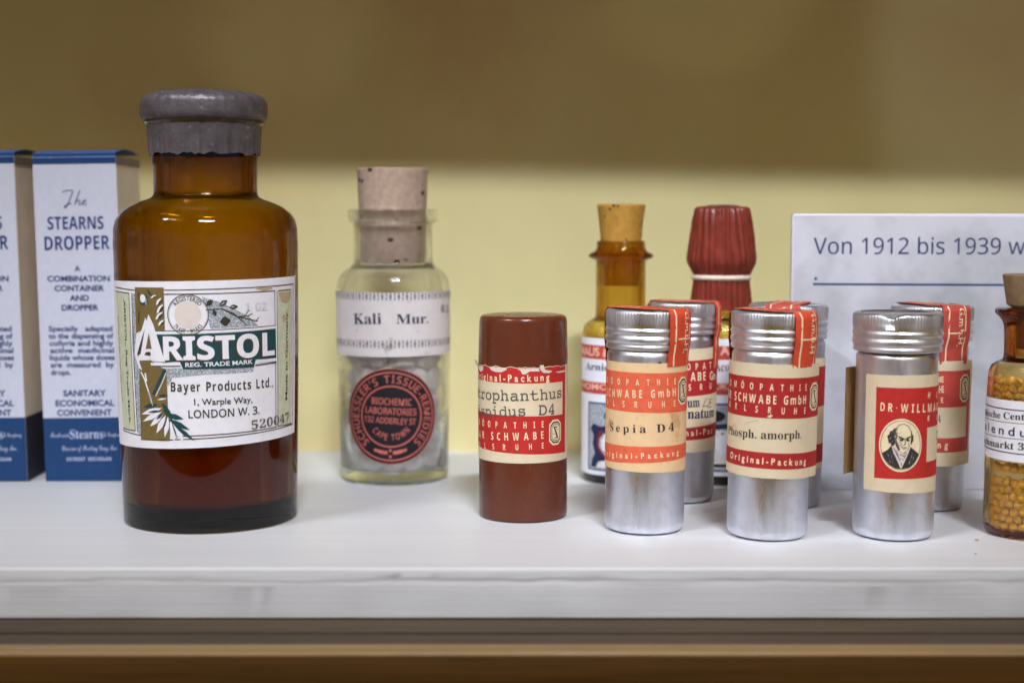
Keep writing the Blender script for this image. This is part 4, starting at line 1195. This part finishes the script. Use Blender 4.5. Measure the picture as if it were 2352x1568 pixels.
# ------------------------------------------------------------------ brown tube
def brown():
    V = Vessel(1100.5, 1302, 1202, 'brown_pill_tube', 'glossy brown tube with torn red label and typed name', 'tube')
    rb = V.r; rc = V.r_at(103, 740); z = V.z
    b = [(0, .0006), (rb * .9, .0002), (rb * .985, .0003), (rb, .0009), (rb, z(842)), (rb * .96, z(838)), (rb * .96, z(800)), (0, z(800))]
    lathe('tube_body', fillet([Vector(p) for p in b], .0008, 3), M['brown'], V.root)
    c = [(rb * .99, z(838)), (rc * .995, z(838) - .0002), (rc, z(834)), (rc * .985, z(760)), (rc * .975, z(733)), (rc * .95, z(726)), (rc * .88, z(722)), (rc * .5, z(721)), (0, z(721))]
    lathe('cap', fillet([Vector(p) for p in c], .0009, 4), M['brown'], V.root, 96)
    S = V.sheet(rb, None, .00018, .00003)
    S.K = (1840, 1200, 1.686)
    ul, ur = -rb * 2.2, rb * 1.5
    t0 = S.uv((430, 462)); b0, b1 = S.uv((430, 1101)), S.uv((150, 1072))
    top = []
    n = 70
    for k in range(n + 1):
        u = ur + (ul - ur) * k / n
        top.append(Vector((u, t0.y + .00035 + .0005 * noise.noise(Vector((u * 420, 3, 0))) + .0003 * noise.noise(Vector((u * 1500, 5, 0))))))
    ex = lambda A, B, u: A + (B - A) * ((u - A.x) / (B.x - A.x))
    S.poly([ex(b0, b1, ul), ex(b0, b1, ur)] + top, 'cream', 0)
    rr = S.uv((706, 700)).x
    rt0 = t0.y; 
    r0, r1 = S.uv((430, 1038)), S.uv((690, 1026))
    red_top = [Vector((min(p.x, rr), p.y - .0002)) for p in top if p.x < rr]
    S.poly([ex(r0, r1, ul), ex(r0, r1, rr), Vector((rr, red_top[0].y))] + red_top, 'red', 1)
    w0, w1, x0, x1 = S.uv((400, 562)), S.uv((688, 548)), S.uv((400, 782)), S.uv((688, 768))
    S.poly([ex(x0, x1, ul), x1, w1, ex(w0, w1, ul)], 'cream', 2)
    # torn patches where the seal was ripped off
    for pts in ([(128, 440), (160, 446), (160, 470), (148, 484), (130, 470)], [(200, 448), (310, 455), (318, 470), (280, 486), (240, 484), (212, 470)], [(385, 462), (470, 462), (530, 458), (535, 480), (470, 480), (440, 500), (420, 500), (410, 478)],
                [(535, 440), (560, 436), (572, 470), (620, 478), (600, 492), (560, 490), (540, 470)], [(640, 484), (706, 470), (706, 482), (660, 490)]):
        S.poly(pts, 'tear', 3)
    S.text('iginal-Packung', (150, 536), (600, 540), 46, 'creamink', 2, 'd', .026, wx=.82, pre='Or')
    S.text('trophanthus', (128, 657), (680, 655), 66, 'typed', 4, 'mono', .006, pre='S')
    S.text('ispidus', (130, 772), (442, 778), 62, 'typed', 4, 'mono', .006, pre='h')
    S.text('D4', (527, 775), (632, 770), 68, 'typed', 4, 'mono', .006)
    S.text('ÖOPATHIE', (155, 848), (562, 857), 44, 'creamink', 3, 'bold', 0, wx=.58, pre='HOM')
    S.text('AR SCHWABE', (134, 925), (562, 933), 52, 'creamink', 3, 'bold', 0, wx=.625, pre='WILLM')
    S.text('RLSRUHE', (135, 990), (562, 998), 40, 'creamink', 3, 'bold', 0, wx=.58, pre='KA')
    badge(S, (641, 890), rb * .185, S.px(88))
    S.build('label', V.root)
    # curled sliver of torn paper at the upper left edge
    a = radians(-84); vs = []
    for k, (da, dr, dz) in enumerate(((0, .0002, -.001), (-.05, .0009, .0002), (-.1, .0013, .0012), (.12, .0002, -.0008), (.1, .0007, .0009), (.03, .0012, .0016))):
        r = rb + dr; vs.append(Vector((r * sin(a + da), -r * cos(a + da), t0.y + dz)))
    mesh_obj('torn_sliver', vs, [(0, 3, 4, 1), (1, 4, 5, 2)], M['tear'], None, V.root)
brown()

# ------------------------------------------------------------------ small amber bottles
GA = 'small amber bottles of yellow granules'
def picture_label(V, R, K, band, name_t, ab, y_top, y_bot, top_t, mid_t, m_name, uL, ul, ur):
    S = V.sheet(R, None, .00012, .00004)
    z = V.z; q = lambda u0, u1, y0, y1, m, l: S.poly([Vector((u0, z(y1))), Vector((u1, z(y1))), Vector((u1, z(y0))), Vector((u0, z(y0)))], m, l)
    q(ul, ur, y_top, y_bot, 'white', 0)
    q(ul, ur, band[0], band[1], 'red3', 1); q(ul, ur, band[2], band[3], 'red3', 1)
    # bordered picture: a seated figure in a blue robe, only partly seen
    p0 = uL; p1 = -uL
    q(p0, p1, band[4], band[5], 'blue', 1); q(p0 + .0006, p1 - .0006, band[4] + 4, band[5] - 3, 'stip', 2)
    w = p1 - p0; zt, zb = z(band[4] + 4), z(band[5] - 3); h = zt - zb
    P = lambda pts, m, l: S.poly([Vector((p0 + w * x, zb + h * y)) for x, y in pts], m, l)
    P([(.05, .62), (.10, .70), (.22, .66), (.34, .70), (.50, .72), (.60, .66), (.40, .62), (.26, .56), (.18, .46), (.17, .34), (.26, .22), (.34, .14), (.40, .03), (.06, .03), (.08, .14), (.13, .24), (.09, .38), (.11, .52)], 'navy', 3)
    P([(.20, .60), (.26, .60), (.20, .48), (.19, .36), (.27, .23), (.34, .16), (.31, .15), (.22, .24), (.155, .36), (.165, .50)], 'maroon', 4)
    P([(.28, .56), (.42, .62), (.70, .60), (.72, .3), (.50, .12), (.36, .18), (.24, .32), (.22, .44)], 'grey', 4)
    for k in range(7): P([(.46 - .03 * k, .58 - .06 * k), (.485 - .03 * k, .585 - .06 * k), (.50, .36), (.48, .35)], 'stamp', 5)
    P([(.40, .50), (.50, .56), (.52, .3), (.46, .22), (.40, .34)], 'white', 6)
    S.ell(Vector((p0 + w * .38, zb + h * .83)), w * .12, h * .09, 'black', 4, 24); S.ell(Vector((p0 + w * .36, zb + h * .82)), w * .045, h * .04, 'coral', 5, 16)
    P([(.30, .80), (.42, .82), (.40, .68), (.33, .68)], 'black', 4)
    P([(.14, .03), (.85, .03), (.82, .13), (.30, .15), (.18, .12)], 'grey', 5); P([(.30, .05), (.7, .05), (.7, .10), (.30, .10)], 'dark', 6)
    S.K = K
    top_t(S); mid_t(S)
    S.build('label', V.root)

def amber_small(xl, xr, yb, label, neck=True):
    V = Vessel(xl, xr, yb, 'small_amber_bottle', label, 'bottle', GA)
    z = V.z
    o = [(83, 1103), (85, 1096), (85.5, 1080), (87, 900), (87.5, 775), (86.5, 757), (81, 744), (70, 735), (60, 729), (57.5, 722), (57, 700), (56.5, 600), (58, 597), (72, 592), (75, 587.5), (72, 583), (60, 577), (56, 570), (55, 556), (53, 553)]
    pr = V.prof(o); pr = [Vector((p.x, max(p.y, .0003 + .0004 * i))) for i, p in enumerate(pr)]
    bore = V.r_at(42, 620)
    bottle(V, 'glass_body', pr, .0014, z(1078), M['amberlite'], (bore, z(735)))
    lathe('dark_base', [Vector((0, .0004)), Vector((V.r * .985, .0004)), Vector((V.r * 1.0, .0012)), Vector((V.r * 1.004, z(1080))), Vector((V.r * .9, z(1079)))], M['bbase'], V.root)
    ri = V.r_at(87, 850) - .0016
    n = 56
    g = [Vector((0, z(1074))), Vector((ri * .95, z(1074))), Vector((ri * .985, z(1060)))] + [Vector((ri * .985, z(1060) + (z(762) - z(1060)) * k / 24)) for k in range(1, 25)] + [Vector((ri * .9, z(752))), Vector((ri * .7, z(744))), Vector((0, z(746)))]
    gr = lathe('granules', g, M['granule'], None, n, lambda r, zz, a: (r - .0004 * abs(noise.noise(Vector((r * sin(a) * 900, r * cos(a) * 900, zz * 900)))), zz + .0004 * noise.noise(Vector((r * sin(a) * 700, r * cos(a) * 700, 1)))), 180)
    gr.location = V.c
    tag(gr, 'fine yellow granules filling ' + label.split(',')[0], 'granules', kind='stuff')
    return V, bore

def arnica():
    V, bore = amber_small(1338, 1508, 1114, 'small amber bottle with a bare yellow cork, left of the red capped one')
    z = V.z
    ck = [Vector((0, z(654))), Vector((bore - .0003, z(654))), Vector((bore - .0002, z(600))), Vector((V.r_at(46.5, 556), z(556))), Vector((V.r_at(49, 520), z(520))), Vector((V.r_at(55.5, 474), z(474))), Vector((V.r_at(55, 469), z(469))), Vector((0, z(468)))]
    lathe('cork', fillet(ck, .0004, 3), M['cork_y'], V.root, 72, lambda r, zz, a: (r + .0001 * noise.noise(Vector((sin(a) * 5, cos(a) * 5, zz * 300))), zz))
    R = V.r_at(87, 900)
    t1 = lambda S: S.text('US', (140, 288), (236, 293), 78, 'pinkink', 3, 'd', .03, pre='MA') or S.text('&', (268, 300), (322, 302), 78, 'pinkink', 3, 'd', .03)
    t2 = lambda S: (S.text('Arni', (110, 418), (278, 432), 66, 'navy', 3, 'serif', suf='ca'), S.text('MOOP', (75, 595), (298, 617), 56, 'pinkink', 3, 'd', .02, pre='HO', suf='ATHIE'))
    picture_label(V, R, (2300, 1300, 2.378), (787, 818, 870, 896, 915, 1068), 'Arnica', None, 771, 1078, t1, t2, 'navy', -R * 1.02, -R * 1.6, R * 1.6)
arnica()

def aconit():
    V, bore = amber_small(1566, 1737, 1116, 'small amber bottle with a pleated red cap, between the pill tubes')
    z = V.z; rr = V.r_at
    pts = [(69, 708), (68, 690), (66, 668), (63.5, 646), (62.5, 638), (63, 631), (68, 621), (76, 606), (78.5, 594), (77.5, 582), (73, 548), (68, 510), (64, 490), (61, 479), (55, 475), (40, 474)]
    pr = [Vector((rr(h, y), z(y))) for h, y in pts] + [Vector((0, z(474)))]
    zlow = z(708)
    def warp(r, zz, a):
        if r < rr(50, 480): return r, zz
        ph = a * 30 + (zz - zlow) * 130 + 3 * noise.noise(Vector((sin(a) * 3, cos(a) * 3, zz * 60)))
        tri = abs(((ph / (2 * pi)) % 1) - .5) * 2
        r2 = r + .00062 * (tri - .5) + .00025 * noise.noise(Vector((sin(a) * 4, cos(a) * 4, zz * 150)))
        if zz < zlow + .0003: zz += .0014 * noise.noise(Vector((sin(a) * 3, cos(a) * 3, 8)))
        return r2, zz
    cap = lathe('pleated_cap', fillet(pr, .0006, 2), M['wax'], V.root, 300, warp, 60)
    rs = rr(63.5, 636); zs = z(636.5)
    lathe('tie_string', [Vector((rs + .0009 * cos(t), zs + .0009 * sin(t))) for t in [2 * pi * k / 12 for k in range(13)]], M['string'], V.root, 72)
    cd = [Vector((0, z(475))), Vector((rr(44, 475), z(474.5))), Vector((rr(30, 472), z(471))), Vector((0, z(470)))]
    lathe('cap_centre', cd, M['foil'], V.root, 40)
    R = V.r_at(87, 900)
    t1 = lambda S: S.text('A', (570, 425), (640, 423), 58, 'pinkink', 3, 'd', .04)
    t2 = lambda S: (S.text('co', (578, 542), (638, 541), 64, 'maroon', 3, 'serif', pre='A', suf=''), S.text('OMO', (540, 672), (640, 674), 50, 'pinkink', 3, 'd', .02))
    picture_label(V, R, (2560, 1180, 1.7825), (787, 818, 870, 896, 915, 1068), 'Aconitum', None, 771, 1078, t1, t2, 'maroon', -R * 1.25, -R * 1.7, R * 1.6)
aconit()

# ------------------------------------------------------------------ amber bottle of pellets at the right edge
def calendula():
    V = Vessel(2262, 2462, 1243, 'amber_pellet_bottle', 'amber bottle of round pellets cut off by the right picture edge', 'bottle')
    z = V.z
    o = [(94, 1222), (98.5, 1212), (100, 1196), (100, 1100), (100, 900), (98.5, 868), (96.5, 850), (91, 838), (80, 831), (70, 827), (66, 822), (65, 810), (65.5, 770), (67, 748), (72, 735), (82, 724), (86, 721), (87.5, 715), (86, 709), (80, 707)]
    pr = V.prof(o); pr = [Vector((p.x, max(p.y, .0003 + .0004 * i))) for i, p in enumerate(pr)]
    bore = V.r_at(62, 770) - .0026
    bottle(V, 'glass_body', pr, .0013, .0022, M['amberbrown'], (bore, z(826)))
    ck = [Vector((0, z(800))), Vector((bore - .0003, z(800))), Vector((bore - .0001, z(712))), Vector((V.r_at(62, 700), z(700))), Vector((V.r_at(73, 634), z(634))), Vector((V.r_at(72.5, 630), z(630))), Vector((0, z(629)))]
    lathe('cork', fillet(ck, .0003, 3), M['cork_b'], V.root, 80)
    R = V.r_at(100, 1000)
    S = V.sheet(R, None, .00012, .00004)
    S.K = (3900, 1480, 2.178)
    ul, ur = -R * 1.9, R * 1.2
    A = lambda l, r: (S.uv((110, l)), S.uv((427, r)))
    ex = lambda P_, u: P_[0] + (P_[1] - P_[0]) * ((u - P_[0].x) / (P_[1].x - P_[0].x))
    def row(t, b, m, l):
        T_, B_ = A(*t), A(*b)
        S.poly([ex(B_, ul), ex(B_, ur), ex(T_, ur), ex(T_, ul)], m, l)
    row((227, 275), (748, 808), 'white', 0)
    for a, b, h in ((302, 355, 10), (420, 468, 5), (556, 605, 5), (672, 735, 10)): row((a - h / 2, b - h / 2), (a + h / 2, b + h / 2), 'dark', 1)
    S.text('ische Cent', (112, 398), (435, 436), 56, 'dark', 2, 'serif', pre='Homöopath', suf='')
    S.text('alendu', (92, 515), (447, 583), 72, 'navy', 2, 'd', .01, 1.5, pre='C')
    S.text('chmarkt 3', (92, 640), (428, 698), 58, 'dark', 2, 'serif', pre='Fis')
    S.build('label', V.root)
    # pellets
    rp = .00114
    p = [Vector((0, -rp))] + [Vector((rp * cos(t), rp * sin(t))) for t in [-pi / 2 + pi * k / 12 for k in range(1, 12)]] + [Vector((0, rp))]
    s0 = lathe('pellet', p, M['pellet'], None, 20, None, 180)
    first = True; rnd = random.Random(5)
    Ri = R - .0013 - rp - .0001
    rows = []
    zz = .0022 + rp
    while zz < z(858):
        rows.append(zz); zz += rp * 1.78
    for i, zz in enumerate(rows):
        hid = z(1075) < zz + .001 and zz < z(925)
        if hid and i % 4: continue
        for ring, rr in ((0, Ri), (1, Ri - rp * 1.85)):
            n = int(2 * pi * rr / (rp * 2.12))
            for k in range(n):
                a = 2 * pi * (k + .5 * (i % 2) + .3 * ring) / n + rnd.uniform(-.03, .03)
                aa = (a + pi) % (2 * pi) - pi
                if not (-1.75 < aa < .35): continue
                if ring and not (-1.5 < aa < .3): continue
                o = s0 if first else s0.copy()
                if not first: col.objects.link(o)
                first = False
                o.location = V.c + Vector(((rr - rnd.uniform(0, .0004)) * sin(a), -(rr - rnd.uniform(0, .0004)) * cos(a), zz + rnd.uniform(-.0003, .0003)))
                sc = rnd.uniform(.92, 1.04); o.scale = (sc, sc, sc * rnd.uniform(.92, 1))
                tag(o, 'small round yellowish pellet inside the amber bottle at the right edge', 'pellet', 'round pellets in the amber bottle')
calendula()

# ------------------------------------------------------------------ crumbs
def crumb(px, py, r, label, c):
    g = ground(px, py)
    bm = bmesh.new(); bmesh.ops.create_icosphere(bm, subdivisions=2, radius=r)
    for v in bm.verts: v.co *= 1 + .35 * noise.noise(v.co * 1500 + Vector((px, 0, 0)))
    for v in bm.verts: v.co.z *= .5
    o = bm_obj('crumb', bm, simple('crumb', c, .8)); o.location = (g.x, g.y, r * .45)
    tag(o, label, 'crumb')
crumb(2243, 1241, .0006, 'tiny tan crumb on the white shelf before the amber pellet bottle', lin(190, 160, 110))
crumb(2241, 1272, .0003, 'tiny dark speck on the shelf edge near the right corner', lin(120, 105, 90))
